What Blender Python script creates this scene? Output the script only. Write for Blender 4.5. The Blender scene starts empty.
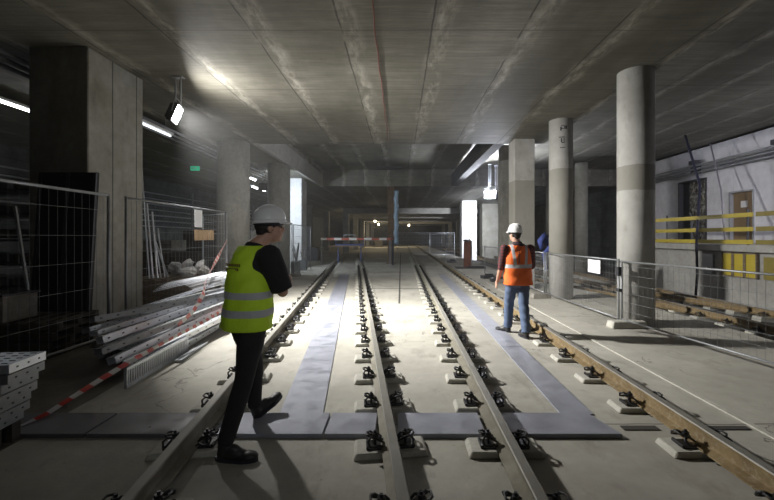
import bpy, bmesh, math, random
from mathutils import Vector, Matrix
R = random.Random(11)
sc = bpy.context.scene
COL = sc.collection
PI = math.pi

# ------------------------------------------------------------------ materials
class NT:
    def __init__(s, name):
        s.m = bpy.data.materials.new(name); s.m.use_nodes = True
        s.t = s.m.node_tree; s.b = s.t.nodes['Principled BSDF']
    def n(s, typ, **kw):
        nd = s.t.nodes.new(typ)
        for k, v in kw.items(): setattr(nd, k, v)
        return nd
    def L(s, a, b): s.t.links.new(a, b)
    def put(s, sock, v):
        if hasattr(v, 'links'): s.L(v, sock)
        else: sock.default_value = v
    def math(s, op, a, b=0.0, clamp=False):
        nd = s.n('ShaderNodeMath', operation=op, use_clamp=clamp)
        s.put(nd.inputs[0], a); s.put(nd.inputs[1], b); return nd.outputs[0]
    def mix(s, f, a, b, mode='MIX'):
        nd = s.n('ShaderNodeMix', data_type='RGBA', blend_type=mode)
        s.put(nd.inputs[0], f)
        s.put(nd.inputs[6], a if hasattr(a, 'links') else (*a, 1)); s.put(nd.inputs[7], b if hasattr(b, 'links') else (*b, 1))
        return nd.outputs[2]
    def noise(s, scale, detail=4, rough=.55, vec=None, stretch=None):
        if vec is None: vec = s.pos()
        if stretch:
            mp = s.n('ShaderNodeVectorMath', operation='MULTIPLY'); s.L(vec, mp.inputs[0]); mp.inputs[1].default_value = stretch; vec = mp.outputs[0]
        nd = s.n('ShaderNodeTexNoise'); nd.inputs['Scale'].default_value = scale; nd.inputs['Detail'].default_value = detail
        nd.inputs['Roughness'].default_value = rough; s.L(vec, nd.inputs['Vector']); return nd.outputs[0]
    def ramp(s, f, lo, hi):
        nd = s.n('ShaderNodeMapRange'); nd.inputs[1].default_value = lo; nd.inputs[2].default_value = hi; s.L(f, nd.inputs[0]); return nd.outputs[0]
    def pos(s):
        if not hasattr(s, '_p'): s._p = s.n('ShaderNodeNewGeometry').outputs['Position']
        return s._p
    def obj(s):
        if not hasattr(s, '_o'): s._o = s.n('ShaderNodeTexCoord').outputs['Object']
        return s._o
    def xyz(s, v):
        nd = s.n('ShaderNodeSeparateXYZ'); s.L(v, nd.inputs[0]); return nd.outputs
    def line(s, c, off, sp, w):
        f = s.math('FRACT', s.math('DIVIDE', s.math('SUBTRACT', c, off - sp/2), sp))
        d = s.math('ABSOLUTE', s.math('SUBTRACT', f, .5))
        return s.math('LESS_THAN', d, w/sp/2)
    def band(s, c, lo, hi):
        return s.math('MULTIPLY', s.math('GREATER_THAN', c, lo), s.math('LESS_THAN', c, hi))
    def bump(s, h, st, dist=.01):
        nd = s.n('ShaderNodeBump'); nd.inputs['Strength'].default_value = st; nd.inputs['Distance'].default_value = dist
        s.L(h, nd.inputs['Height']); s.L(nd.outputs[0], s.b.inputs['Normal'])
    def done(s, col=None, rough=.8, metal=0):
        if col is not None: s.put(s.b.inputs['Base Color'], col if hasattr(col, 'links') else (*col, 1))
        s.put(s.b.inputs['Roughness'], rough); s.b.inputs['Metallic'].default_value = metal
        return s.m

def simple(name, c, rough=.7, metal=0, var=.25, scale=12, bump=.15):
    m = NT(name); n = m.noise(scale, 4, .6, m.obj())
    col = m.mix(n, tuple(x*(1-var) for x in c), tuple(min(1, x*(1+var)) for x in c))
    if bump: m.bump(m.noise(scale*4, 3, .6, m.obj()), bump, .004)
    return m.done(col, rough, metal)

def concrete(name, c1, c2, s=.9, stretch=None, bump=.3, rough=.85, joints=None, stain=None):
    m = NT(name)
    n1 = m.ramp(m.noise(s, 6, .62, stretch=stretch), .3, .7)
    n2 = m.ramp(m.noise(s*7, 5, .6, stretch=stretch), .35, .7)
    col = m.mix(n1, c1, c2)
    col = m.mix(m.math('MULTIPLY', n2, .35), col, tuple(x*.55 for x in c1))
    if stain:
        f = m.ramp(m.noise(stain[0], 4, .6, stretch=stain[2] if len(stain) > 2 else None), .55, .75)
        col = m.mix(m.math('MULTIPLY', f, .7), col, stain[1])
    h = m.noise(s*30, 4, .6)
    if joints:
        p = m.xyz(m.pos())
        for (ax, off, sp, w, dk) in joints:
            wob = m.math('ADD', p[ax], m.math('MULTIPLY', m.noise(3, 2), .02))
            l = m.line(wob, off, sp, w)
            col = m.mix(m.math('MULTIPLY', l, dk), col, (.015, .014, .012))
    m.bump(h, bump, .01)
    return m.done(col, rough)

M = {}
def floormat():
    m = NT('dusty floor concrete'); p = m.xyz(m.pos())
    n1 = m.ramp(m.noise(.55, 6, .65), .32, .68); n2 = m.ramp(m.noise(5, 6, .7), .35, .7)
    col = m.mix(n1, (.31, .295, .255), (.50, .48, .42))
    col = m.mix(m.math('MULTIPLY', n2, .28), col, (.20, .19, .16))
    sm = m.ramp(m.noise(1.5, 6, .72, stretch=(1.6, .7, 1)), .54, .66)
    col = m.mix(m.math('MULTIPLY', sm, .5), col, (.20, .185, .15))
    sp = m.ramp(m.noise(16, 3, .6), .70, .76)
    col = m.mix(m.math('MULTIPLY', sp, .7), col, (.10, .09, .075))
    # slab joints and hairline cracks
    wy = m.math('ADD', p[1], m.math('MULTIPLY', m.noise(2, 3), .05))
    col = m.mix(m.math('MULTIPLY', m.line(wy, 8.0, 4.6, .02), .7), col, (.07, .065, .055))
    cr = m.n('ShaderNodeTexVoronoi', feature='DISTANCE_TO_EDGE'); cr.inputs['Scale'].default_value = .45
    wv = m.n('ShaderNodeVectorMath', operation='ADD'); nn = m.n('ShaderNodeTexNoise'); nn.inputs['Scale'].default_value = 2.5; nn.inputs['Detail'].default_value = 5
    m.L(m.pos(), nn.inputs['Vector']); m.L(nn.outputs[1], wv.inputs[0]); m.L(m.pos(), wv.inputs[1]); m.L(wv.outputs[0], cr.inputs['Vector'])
    crk = m.math('MULTIPLY', m.math('LESS_THAN', cr.outputs[0], .003), m.math('GREATER_THAN', m.noise(.6, 3), .5))
    col = m.mix(m.math('MULTIPLY', crk, .7), col, (.09, .08, .07))
    m.bump(m.math('ADD', m.noise(18, 5, .65), m.math('MULTIPLY', n2, .4)), .35, .01)
    return m.done(col, .8)
M['floor'] = floormat()
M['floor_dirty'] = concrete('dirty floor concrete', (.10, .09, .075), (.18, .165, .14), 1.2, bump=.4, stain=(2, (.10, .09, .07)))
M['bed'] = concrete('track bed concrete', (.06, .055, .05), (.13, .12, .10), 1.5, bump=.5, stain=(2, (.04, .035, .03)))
# formwork ceiling
def ceilmat():
    m = NT('board marked ceiling concrete'); p = m.xyz(m.pos())
    n1 = m.ramp(m.noise(.35, 5, .6, stretch=(1.6, .6, 1)), .32, .68)
    n2 = m.ramp(m.noise(2.4, 5, .65, stretch=(.35, 2.2, 1)), .3, .72)
    n3 = m.ramp(m.noise(9, 4, .6, stretch=(.15, 2.0, 1)), .3, .7)
    col = m.mix(n1, (.10, .094, .072), (.27, .26, .215))
    col = m.mix(m.math('MULTIPLY', n2, .55), col, (.075, .068, .05))
    col = m.mix(m.math('MULTIPLY', n3, .40), col, (.04, .036, .028))
    # pale lime drips that run along the joints
    wob = m.math('MULTIPLY', m.math('SUBTRACT', m.noise(.9, 3, .6), .5), .5)
    d = m.math('ABSOLUTE', m.math('SUBTRACT', m.math('FRACT', m.math('DIVIDE', m.math('ADD', m.math('ADD', p[0], wob), 2.2 + .675 - .12), 1.35)), .5))
    lime = m.math('MULTIPLY', m.ramp(d, .15, .0), m.ramp(m.noise(2.2, 6, .75, stretch=(2.5, .7, 1)), .42, .62), True)
    col = m.mix(m.math('MULTIPLY', lime, .7), col, (.46, .44, .38))
    blot = m.ramp(m.noise(1.1, 5, .7, stretch=(1, 1.4, 1)), .56, .68)
    col = m.mix(m.math('MULTIPLY', blot, .5), col, (.09, .085, .065))
    wx = m.math('ADD', p[0], m.math('MULTIPLY', m.noise(2.5, 3), .05)); wy = m.math('ADD', p[1], m.math('MULTIPLY', m.noise(2.5, 3), .04))
    brk = m.ramp(m.noise(1.2, 3), .38, .5)
    col = m.mix(m.math('MULTIPLY', m.line(wx, -2.2, 1.35, .028), m.math('MULTIPLY', brk, .8)), col, (.03, .028, .022))
    col = m.mix(m.math('MULTIPLY', m.line(wy, 5.83, 2.34, .03), .55), col, (.05, .045, .035))
    m.bump(m.math('ADD', m.noise(14, 4, .6, stretch=(.3, 2, 1)), m.math('MULTIPLY', n2, .6)), .35, .012)
    return m.done(col, .7)
M['ceil'] = ceilmat()
M['col'] = concrete('column concrete', (.20, .195, .165), (.31, .30, .265), 1.6, bump=.25, stain=(1.5, (.12, .115, .095), (1.5, 1.5, .5)))
def colband(name, lo, hi):
    m = NT(name); p = m.xyz(m.obj())
    n1 = m.ramp(m.noise(1.6, 6, .62), .3, .7)
    col = m.mix(n1, (.28, .275, .25), (.41, .40, .38))
    e = m.math('MULTIPLY', m.noise(5, 3), .05)
    f = m.band(m.math('ADD', p[2], e), lo, hi)
    col = m.mix(m.math('MULTIPLY', f, .65), col, (.15, .14, .11))  # darker tone between the two given heights
    n2 = m.ramp(m.noise(6, 5, .7, stretch=(1, 1, .4)), .55, .75)
    col = m.mix(m.math('MULTIPLY', n2, .5), col, (.17, .16, .13))
    m.bump(m.noise(30, 4), .25, .008)
    return m.done(col, .8)
M['colA'] = colband('column concrete with darker band', 2.50, 2.96)
M['colB'] = colband('column concrete with darker lower half', 1.2, 3.42)
M['colL'] = concrete('column concrete lightened as fill', (.36, .355, .32), (.50, .49, .45), 1.6, bump=.25, stain=(1.5, (.2, .19, .16), (1.5, 1.5, .5)))  # the two left columns: paler colour stands in for fill light
M['shadebeam'] = concrete('beam concrete darkened as shade', (.03, .03, .03), (.06, .06, .055), 1.5)  # colour darkened to stand in for shade on the beam underside
M['pier'] = concrete('pier concrete', (.22, .21, .18), (.34, .33, .295), 1.2, bump=.3, joints=[(1, 6.85, .62, .025, .8), (0, -5.6, 5, .001, .0)],
                     stain=(2.2, (.15, .14, .12), (1, 1, .3)))
M['wall_dark'] = concrete('rough wall concrete', (.06, .063, .062), (.15, .155, .15), 1.6, bump=.6, stain=(2.5, (.06, .06, .06)), joints=[(2, .4, .55, .03, .5)])
M['wall_white'] = concrete('white painted wall', (.62, .61, .64), (.70, .69, .72), .6, bump=.08, rough=.6, joints=[(1, 3, 3.2, .015, .2)])
M['slab'] = concrete('platform concrete', (.28, .27, .25), (.40, .39, .36), 1.2)
M['block'] = concrete('sleeper block concrete', (.38, .37, .32), (.55, .53, .47), 3)
M['blockdark'] = concrete('dusty sleeper block concrete', (.16, .15, .13), (.34, .32, .28), 3)
def platemat(name, a, b_):
    m = NT(name); return m.done(m.mix(m.ramp(m.noise(5, 7, .75), .2, .8), a, b_), m.ramp(m.noise(5, 4), .0, .9), .25)
M['plate'] = platemat('blue grey cover plate', (.20, .21, .255), (.38, .39, .44)); M['platedark'] = platemat('grimy cover plate', (.07, .07, .075), (.17, .17, .18))
def railmat():
    m = NT('rusty rail side'); n = m.ramp(m.noise(5, 6, .65), .3, .7)
    col = m.mix(n, (.12, .08, .035), (.25, .18, .085))
    col = m.mix(m.ramp(m.noise(22, 4, .7), .5, .75), col, (.30, .25, .17)); m.bump(m.noise(60, 3), .3, .003)
    return m.done(col, .75, .1)
M['rust'] = railmat()
def railpale():
    m = NT('dusty rail side'); n = m.ramp(m.noise(5, 6, .65), .3, .7)
    col = m.mix(n, (.15, .135, .10), (.25, .235, .19)); return m.done(col, .75, .1)
M['raildust'] = railpale()
M['railtop'] = simple('rail head steel', (.26, .25, .22), .6, .3, .25, 6, .05)
M['railtopdark'] = simple('dull rail head steel', (.20, .185, .165), .5, .5, .25, 6, .05)
M['clip'] = simple('black spring steel', (.022, .022, .024), .42, .3, .3, 30, .1)
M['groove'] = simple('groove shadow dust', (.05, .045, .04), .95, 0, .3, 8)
M['galv'] = simple('galvanised steel', (.60, .62, .66), .36, .6, .25, 9, .08)
M['galvd'] = simple('dull galvanised steel', (.25, .26, .27), .5, .6, .3, 9, .08)
M['darksteel'] = simple('dark steel', (.06, .06, .065), .5, .5, .3, 9)
M['black'] = simple('black board', (.012, .012, .013), .8, 0, .3, 5)
M['wood'] = concrete('weathered timber', (.14, .105, .07), (.30, .24, .17), 3, stretch=(1, 1, 6), bump=.3)
M['wooddark'] = concrete('dark dirty timber', (.035, .03, .024), (.09, .075, .055), 3, stretch=(1, 1, 6), bump=.3)
M['rustpost'] = concrete('rust brown steel', (.20, .13, .08), (.36, .25, .16), 3, bump=.3)
M['redpost'] = concrete('rust red timber', (.14, .05, .035), (.26, .11, .075), 3, bump=.3)
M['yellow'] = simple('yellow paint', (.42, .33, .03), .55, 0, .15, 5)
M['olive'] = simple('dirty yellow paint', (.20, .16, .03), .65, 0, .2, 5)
M['brown'] = simple('brown door', (.22, .15, .08), .55, 0, .15, 4)
M['card'] = simple('cardboard', (.42, .29, .17), .85, 0, .15, 6)
M['paper'] = simple('white paper', (.80, .80, .82), .8, 0, .03, 4, .02)
M['bag'] = simple('pale sacking', (.55, .55, .54), .85, 0, .25, 5, .4)
M['whiteplastic'] = simple('white plastic', (.80, .80, .79), .33, 0, .06, 20, .03)
M['pipe'] = simple('grey conduit', (.33, .34, .36), .4, .4, .2, 5, .05)
M['cable'] = simple('black cable', (.02, .02, .03), .5, 0, .2, 9)
M['bluecable'] = simple('blue black cable', (.015, .015, .035), .5, 0, .2, 9)
M['greycable'] = simple('grey cable', (.16, .15, .17), .5, 0, .2, 9)
M['redline'] = simple('faded red line', (.13, .045, .03), .8, 0, .4, 9)
M['blue'] = simple('blue painted steel', (.04, .07, .22), .5, 0, .2, 9)
M['banner'] = simple('pale blue sheeting', (.32, .45, .58), .5, 0, .35, 3, .3)
M['redwhite'] = None
def stripes(name, sp, ang, c1, c2, axis=(1, 1)):
    m = NT(name); p = m.xyz(m.obj())
    u = m.math('ADD', m.math('MULTIPLY', p[1], axis[0]), m.math('MULTIPLY', p[2], axis[1]))
    f = m.math('LESS_THAN', m.math('FRACT', m.math('DIVIDE', u, sp)), .5)
    col = m.mix(f, c1, c2); return m.done(col, .5)
M['rw'] = stripes('red and white stripes', .16, 0, (.75, .72, .70), (.62, .05, .03), (1, .6))
M['rwx'] = (lambda m: m.done(m.mix(m.math('LESS_THAN', m.math('FRACT', m.math('DIVIDE', m.xyz(m.obj())[0], .9)), .5), (.70, .66, .62), (.45, .10, .06)), .5))(NT('red and white barrier board'))
M['skin'] = simple('skin', (.46, .27, .19), .55, 0, .06, 8, .03)
M['hair'] = simple('dark hair', (.02, .015, .012), .7, 0, .3, 60, .4)
M['blackcloth'] = simple('black cloth', (.012, .012, .014), .92, 0, .3, 20, .25)
M['shoe'] = simple('black leather', (.018, .017, .017), .5, 0, .3, 14, .1)
M['glass'] = (lambda m: (m.b.inputs['Transmission Weight'].__setattr__('default_value', .0), m.done(m.mix(m.ramp(m.noise(5, 5, .8, stretch=(1, 2, 1)), .45, .62), (.12, .10, .08), (.55, .55, .50)), .2, .3))[1])(NT('foil covered glass'))
def emis(name, c, st):
    m = NT(name); m.b.inputs['Emission Color'].default_value = (*c, 1); m.b.inputs['Emission Strength'].default_value = st
    return m.done(c, .5)
M['lampface'] = emis('flood lamp glow', (1, .97, .95), 42)
M['lampface2'] = emis('far flood lamp glow', (.92, .93, 1), 110)
M['tube'] = emis('fluorescent tube glow', (.95, .97, 1), 14)
M['tubedim'] = emis('dim fluorescent tube glow', (.9, .95, 1), 1.8)
M['warm'] = emis('warm lamp glow', (1, .85, .55), 14)
M['green'] = emis('green exit light', (.03, .60, .33), .5)

# ------------------------------------------------------------------ mesh tools
class MB:
    def __init__(s): s.v = []; s.f = []; s.mi = []; s.cur = 0
    def add(s, vs, fs):
        b = len(s.v); s.v += [Vector(v) for v in vs]
        for f in fs: s.f.append(tuple(b+i for i in f)); s.mi.append(s.cur)
        return s
    def box(s, c, d, rot=None, taper=1):
        x, y, z = d[0]/2, d[1]/2, d[2]/2
        vs = [Vector((sx*x*(taper if sz > 0 else 1), sy*y*(taper if sz > 0 else 1), sz*z)) for sz in (-1, 1) for sx, sy in ((-1, -1), (1, -1), (1, 1), (-1, 1))]
        if rot is not None: vs = [rot @ v for v in vs]
        c = Vector(c)
        return s.add([v+c for v in vs], [(3, 2, 1, 0), (4, 5, 6, 7), (0, 1, 5, 4), (1, 2, 6, 5), (2, 3, 7, 6), (3, 0, 4, 7)])
    def bar(s, a, b, w, h, up=(0, 0, 1)):
        a, b = Vector(a), Vector(b); d = (b-a); L = d.length; d.normalize(); up = Vector(up)
        x = d.cross(up); 
        if x.length < 1e-4: x = Vector((1, 0, 0))
        x.normalize(); z = x.cross(d)
        m = Matrix((x, d, z)).transposed()
        return s.box((a+b)/2, (w, L, h), m)
    def tube(s, pts, r, n=8, closed=False, cap=True):
        pts = [Vector(p) for p in pts]; N = len(pts)
        rs = r if isinstance(r, (list, tuple)) else [r]*N
        b = len(s.v); prev = None
        for i, p in enumerate(pts):
            if closed: t = pts[(i+1) % N]-pts[i-1]
            else: t = pts[min(i+1, N-1)]-pts[max(i-1, 0)]
            if t.length < 1e-9: t = Vector((0, 0, 1))
            t.normalize()
            if prev is None:
                u = t.cross(Vector((0, 0, 1)))
                if u.length < .1: u = t.cross(Vector((1, 0, 0)))
            else: u = prev - t*prev.dot(t)
            u.normalize(); prev = u; w = t.cross(u)
            for k in range(n):
                a = 2*PI*k/n; s.v.append(p+(u*math.cos(a)+w*math.sin(a))*rs[i])
        for i in range(N if closed else N-1):
            for k in range(n):
                j = (i+1) % N
                s.f.append((b+i*n+k, b+i*n+(k+1) % n, b+j*n+(k+1) % n, b+j*n+k)); s.mi.append(s.cur)
        if cap and not closed:
            s.f.append(tuple(b+k for k in reversed(range(n)))); s.mi.append(s.cur)
            s.f.append(tuple(b+(N-1)*n+k for k in range(n))); s.mi.append(s.cur)
        return s
    def caps(s, a, b, r0, r1=None, n=12):       # capsule with rounded ends
        a, b = Vector(a), Vector(b); r1 = r0 if r1 is None else r1; d = (b-a).normalized(); pts = []; rs = []
        for t in (80, 55, 30, 10): pts.append(a-d*r0*math.sin(math.radians(t))); rs.append(r0*math.cos(math.radians(t)))
        pts += [a, b]; rs += [r0, r1]
        for t in (10, 30, 55, 80): pts.append(b+d*r1*math.sin(math.radians(t))); rs.append(r1*math.cos(math.radians(t)))
        return s.tube(pts, rs, n)
    def ball(s, c, r, n=16, rot=None):
        c = Vector(c); rx, ry, rz = r if isinstance(r, (list, tuple)) else (r, r, r); vs = []; fs = []
        m = n//2
        for i in range(1, m):
            th = PI*i/m
            for k in range(n):
                a = 2*PI*k/n; v = Vector((rx*math.sin(th)*math.cos(a), ry*math.sin(th)*math.sin(a), rz*math.cos(th)))
                vs.append(c+(rot @ v if rot else v))
        vs += [c+(rot @ Vector((0, 0, rz)) if rot else Vector((0, 0, rz))), c-(rot @ Vector((0, 0, rz)) if rot else Vector((0, 0, rz)))]
        for i in range(m-2):
            for k in range(n): fs.append((i*n+k, (i+1)*n+k, (i+1)*n+(k+1) % n, i*n+(k+1) % n))
        for k in range(n):
            fs.append((len(vs)-2, k, (k+1) % n)); fs.append((len(vs)-1, (m-2)*n+(k+1) % n, (m-2)*n+k))
        return s.add(vs, fs)
    def loft(s, rings, n=28, cap=True):          # ring: (cx,cy,cz, halfwidth, halfdepth, yaw[, pitch])
        b = len(s.v)
        for r in rings:
            cx, cy, cz, a, d, yaw = r[:6]; tilt = r[6] if len(r) > 6 else 0; e = r[7] if len(r) > 7 else 1
            for k in range(n):
                t = 2*PI*k/n; c_, s_ = math.cos(t), math.sin(t)
                lx = a*math.copysign(abs(c_)**e, c_); ly = d*math.copysign(abs(s_)**e, s_)
                lz = ly*math.sin(tilt); ly2 = ly*math.cos(tilt)
                s.v.append(Vector((cx+lx*math.cos(yaw)-ly2*math.sin(yaw), cy+lx*math.sin(yaw)+ly2*math.cos(yaw), cz+lz)))
        for i in range(len(rings)-1):
            for k in range(n):
                s.f.append((b+i*n+k, b+i*n+(k+1) % n, b+(i+1)*n+(k+1) % n, b+(i+1)*n+k)); s.mi.append(s.cur)
        if cap:
            s.f.append(tuple(b+k for k in reversed(range(n)))); s.mi.append(s.cur)
            s.f.append(tuple(b+(len(rings)-1)*n+k for k in range(n))); s.mi.append(s.cur)
        return s
    def prism(s, poly, z0, z1):
        n = len(poly); vs = [(x, y, z0) for x, y in poly]+[(x, y, z1) for x, y in poly]
        return s.add(vs, [tuple(reversed(range(n))), tuple(range(n, 2*n))]+[(i, (i+1) % n, n+(i+1) % n, n+i) for i in range(n)])
    def build(s, name, mat, parent=None, origin=(0, 0, 0), bevel=0, smooth=False, seg=1):
        me = bpy.data.meshes.new(name); o = Vector(origin)
        me.from_pydata([v-o for v in s.v], [], s.f)
        for m in (mat if isinstance(mat, (list, tuple)) else [mat]): me.materials.append(M[m] if isinstance(m, str) else m)
        me.polygons.foreach_set('material_index', s.mi)
        if smooth: me.polygons.foreach_set('use_smooth', [len(p.vertices) < 9 for p in me.polygons])
        me.update()
        bm = bmesh.new(); bm.from_mesh(me); bmesh.ops.recalc_face_normals(bm, faces=bm.faces)
        bm.to_mesh(me); bm.free()
        ob = bpy.data.objects.new(name, me); COL.objects.link(ob); ob.location = o
        if parent is not None: ob.parent = parent; ob.location = (0, 0, 0) if tuple(origin) == (0, 0, 0) else o
        if bevel:
            md = ob.modifiers.new('bevel', 'BEVEL'); md.width = bevel; md.segments = seg; md.limit_method = 'ANGLE'; md.angle_limit = math.radians(40)
        return ob

def remesh(ob, vox, smooth=6, fac=.5):
    md = ob.modifiers.new('r', 'REMESH'); md.mode = 'VOXEL'; md.voxel_size = vox; md.use_smooth_shade = True
    if smooth:
        s = ob.modifiers.new('s', 'SMOOTH'); s.iterations = smooth; s.factor = fac
    dg = bpy.context.evaluated_depsgraph_get(); dg.update()
    me = bpy.data.meshes.new_from_object(ob.evaluated_get(dg))
    ob.modifiers.clear(); old = ob.data; mats = list(old.materials); ob.data = me
    if not me.materials:
        for m in mats: me.materials.append(m)
    me.polygons.foreach_set('use_smooth', [True]*len(me.polygons))
    return ob

def tag(o, label, cat, group=None, kind=None):
    if label: o['label'] = label
    if cat: o['category'] = cat
    if group: o['group'] = group
    if kind: o['kind'] = kind
    return o
def thing(name, label, cat, loc, group=None, rz=0):
    o = bpy.data.objects.new(name, None); COL.objects.link(o); o.location = loc; o.rotation_euler = (0, 0, rz); o.empty_display_size = .1
    return tag(o, label, cat, group)
def struct(o): o['kind'] = 'structure'; return o
KIDS = {}
def dup(root, loc, rz=0, label=None, group=None, parts=True, scale=None):
    r = root.copy(); COL.objects.link(r); r.location = loc; r.rotation_euler = (0, 0, rz)
    if scale: r.scale = scale
    if label: r['label'] = label
    if group: r['group'] = group
    if parts:
        for ch in list(root.children):
            c = ch.copy(); COL.objects.link(c); c.parent = r
            for g in list(ch.children):
                d = g.copy(); COL.objects.link(d); d.parent = c
    return r

# ------------------------------------------------------------------ setting
H = 4.70; HR = 5.40
floor = MB(); floor.box((-4.0, 45, -.3), (18.2, 100, .6))              # X -13.1 .. 5.1
floor.v = []; floor.f = []; floor.mi = []
# floor plan: solid ground up to the edge of the sunken tracks on the right
edge = [(5.85, -4), (5.85, 11), (4.78, 15), (4.78, 96)]
floor.prism([(-13.2, -4)]+edge+[(-13.2, 96)], -.6, 0)
struct(floor.build('floor', 'floor'))
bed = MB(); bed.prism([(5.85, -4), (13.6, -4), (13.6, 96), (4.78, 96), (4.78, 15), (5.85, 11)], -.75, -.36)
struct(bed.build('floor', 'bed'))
c = MB(); c.box((-4.2, 4.4, H+.4), (18.0, 17.0, .8)); c.v = []; c.f = []; c.mi = []
c.prism([(-13.2, -4), (4.72, -4), (4.72, 12.9), (-4.8, 12.9), (-4.8, 23.6), (-13.2, 23.6)], H, HR+.3)
struct(c.build('ceiling', 'ceil'))
c = MB(); c.box((4.2, 13.8, HR+.45), (18.8, 37.0, .3)); struct(c.build('ceiling', 'ceil'))
c = MB(); c.box((0.2, 60, H+.5), (26.8, 72.8, 1.0)); struct(c.build('ceiling', 'ceil'))
w = MB(); w.box((-13.2, 46, 2.5), (.4, 100, 6.4)); struct(w.build('wall_left', 'wall_dark'))
w = MB(); w.box((.2, 96.2, 2.5), (27, .4, 6.8)); struct(w.build('wall_back', 'wall_dark'))
w = MB(); w.box((.2, -4.2, 2.5), (27, .4, 6.8)); struct(w.build('wall_front', 'wall_dark'))
# right wall: white near the platform, raw beyond
w = MB()
XR = 13.5
def wallseg(y0, y1, z0, z1): w.box((XR+.2, (y0+y1)/2, (z0+z1)/2), (.4, y1-y0, z1-z0))
ops = [(14.85, 16.0, 1.4, 3.46), (17.15, 18.9, 1.4, 4.25)]
wallseg(-4, 14.85, -.7, 5.6); wallseg(14.85, 16.0, 3.46, 5.6); wallseg(14.85, 16.0, -.7, 1.4)
wallseg(16.0, 17.15, -.7, 5.6); wallseg(17.15, 18.9, 4.25, 5.6); wallseg(17.15, 18.9, -.7, 1.4); wallseg(18.9, 24, -.7, 5.6)
struct(w.build('wall_right', 'wall_white'))
w = MB(); w.box((XR+.2, 60, 2.5), (.4, 72, 6.4)); struct(w.build('wall_right', 'wall_dark'))
# brown door with paper
d1 = struct(thing('door_1', None, None, (XR+.12, 15.42, 1.4)))
f = MB(); f.box((0, -.535, 1.03), (.3, .07, 2.06)); f.box((0, .535, 1.03), (.3, .07, 2.06)); f.box((0, 0, 2.03), (.3, 1.0, .06)); f.build('door_frame', 'pipe', d1)
f = MB(); f.box((.02, 0, 1.0), (.05, 1.0, 2.0)); f.box((-.01, 0, .55), (.015, .76, .7)); f.box((-.01, 0, 1.42), (.015, .76, .8)); f.build('door_leaf', 'brown', d1, bevel=.004)
f = MB(); f.box((-.03, -.02, 1.52), (.006, .30, .26)); f.build('notice', 'paper', d1)
f = MB(); f.tube([(-.02, .42, 1.0), (-.07, .42, 1.0), (-.07, .30, 1.0)], .01); f.build('handle', 'galv', d1)
d2 = struct(thing('door_2', None, None, (XR+.12, 18.02, 1.4)))
f = MB(); f.box((0, -.84, 1.42), (.3, .06, 2.84)); f.box((0, .84, 1.42), (.3, .06, 2.84)); f.box((0, 0, 2.82), (.3, 1.7, .06)); f.build('door_frame', 'darksteel', d2)
f = MB()
for i in range(12):                                            # crumpled foil sheet
    for j in range(20):
        pass
nx, nz = 14, 26; vs = []; fs = []
for j in range(nz+1):
    for i in range(nx+1): vs.append((.02+R.uniform(-.02, .02), -.8+1.15*i/nx, 2.78*j/nz))
for j in range(nz):
    for i in range(nx): a = j*(nx+1)+i; fs.append((a, a+1, a+nx+2, a+nx+1))
f.add(vs, fs); f.build('foil_sheet', 'glass', d2)
f = MB(); f.box((.1, 0, 1.4), (.03, 1.64, 2.8)); f.build('door_leaf', 'darksteel', d2)

# platform on the right
p = MB(); p.box((11.55, 6.4, 1.30), (3.9, 20.4, .20)); p.box((9.95, 6.4, .42), (.3, 20.0, 1.56)); struct(p.build('floor', 'slab', bevel=.01))

# floor details --------------------------------------------------------------
def fl(name, mat, label, cat, boxes, loc, bevel=.003):
    m = MB()
    for b_ in boxes: m.box(*b_)
    return tag(m.build(name, mat, origin=loc, bevel=bevel), label, cat)
# transverse cover plates (each is a plate one could lift)
def quad_plate(pts, z1, name, label, cat, group=None, mat='plate', z0=.0):
    m = MB(); m.prism(pts, z0, z1); c_ = (sum(p[0] for p in pts)/len(pts), sum(p[1] for p in pts)/len(pts), 0)
    return tag(m.build(name, mat, origin=c_, bevel=.002), label, cat, group)
rA = lambda y: -1.25-.113*y
rC = lambda y: .26-.113*y
rD = lambda y: .76+.008*y
rE = lambda y: 2.26+.008*y
TY0, TY1 = 3.14, 3.52
xs = [(-3.9, -2.55), (-2.53, rA(3.3)-.09), (rA(3.3)+.09, -.63), (-.61, rC(3.3)-.09), (rC(3.3)+.09, rD(3.3)-.09), (rD(3.3)+.09, 1.79)]
lb = ['broad bluish cover plate at the far left of the crossing strip', 'dark cover plate just left of the left track',
      'bluish cover plate by the walking worker\'s feet', 'bluish cover plate between floor strip and turning rail',
      'long bluish cover plate spanning the floor between the two tracks', 'short bluish cover plate with skewed end right of the middle rail']
for (a, b_), l in zip(xs, lb):
    dx = .10 if l.startswith('short') else 0
    quad_plate([(a, TY0), (b_, TY0), (b_-dx, TY1), (a, TY1)], .035, 'cover_plate', l, 'plate', None, 'platedark' if a < -2 else 'plate')
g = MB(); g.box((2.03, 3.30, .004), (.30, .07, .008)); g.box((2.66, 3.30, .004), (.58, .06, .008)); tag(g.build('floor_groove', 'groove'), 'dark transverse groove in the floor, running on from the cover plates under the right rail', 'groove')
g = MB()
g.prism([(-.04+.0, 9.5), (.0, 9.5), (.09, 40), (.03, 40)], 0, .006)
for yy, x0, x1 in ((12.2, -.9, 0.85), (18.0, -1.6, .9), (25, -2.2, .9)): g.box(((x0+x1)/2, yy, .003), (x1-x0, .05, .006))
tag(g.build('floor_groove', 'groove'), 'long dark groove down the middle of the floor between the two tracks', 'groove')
def strip(fx, w_, ys, label, grp):
    for i, (y0, y1) in enumerate(ys):
        quad_plate([(fx(y0)-w_/2, y0), (fx(y0)+w_/2, y0), (fx(y1)+w_/2, y1), (fx(y1)-w_/2, y1)], .012, 'floor_plate', label[i] if isinstance(label, list) else label, 'plate', grp)
ysL = [(3.54+i*2.2, 3.54+i*2.2+2.19) for i in range(6)]
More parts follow.
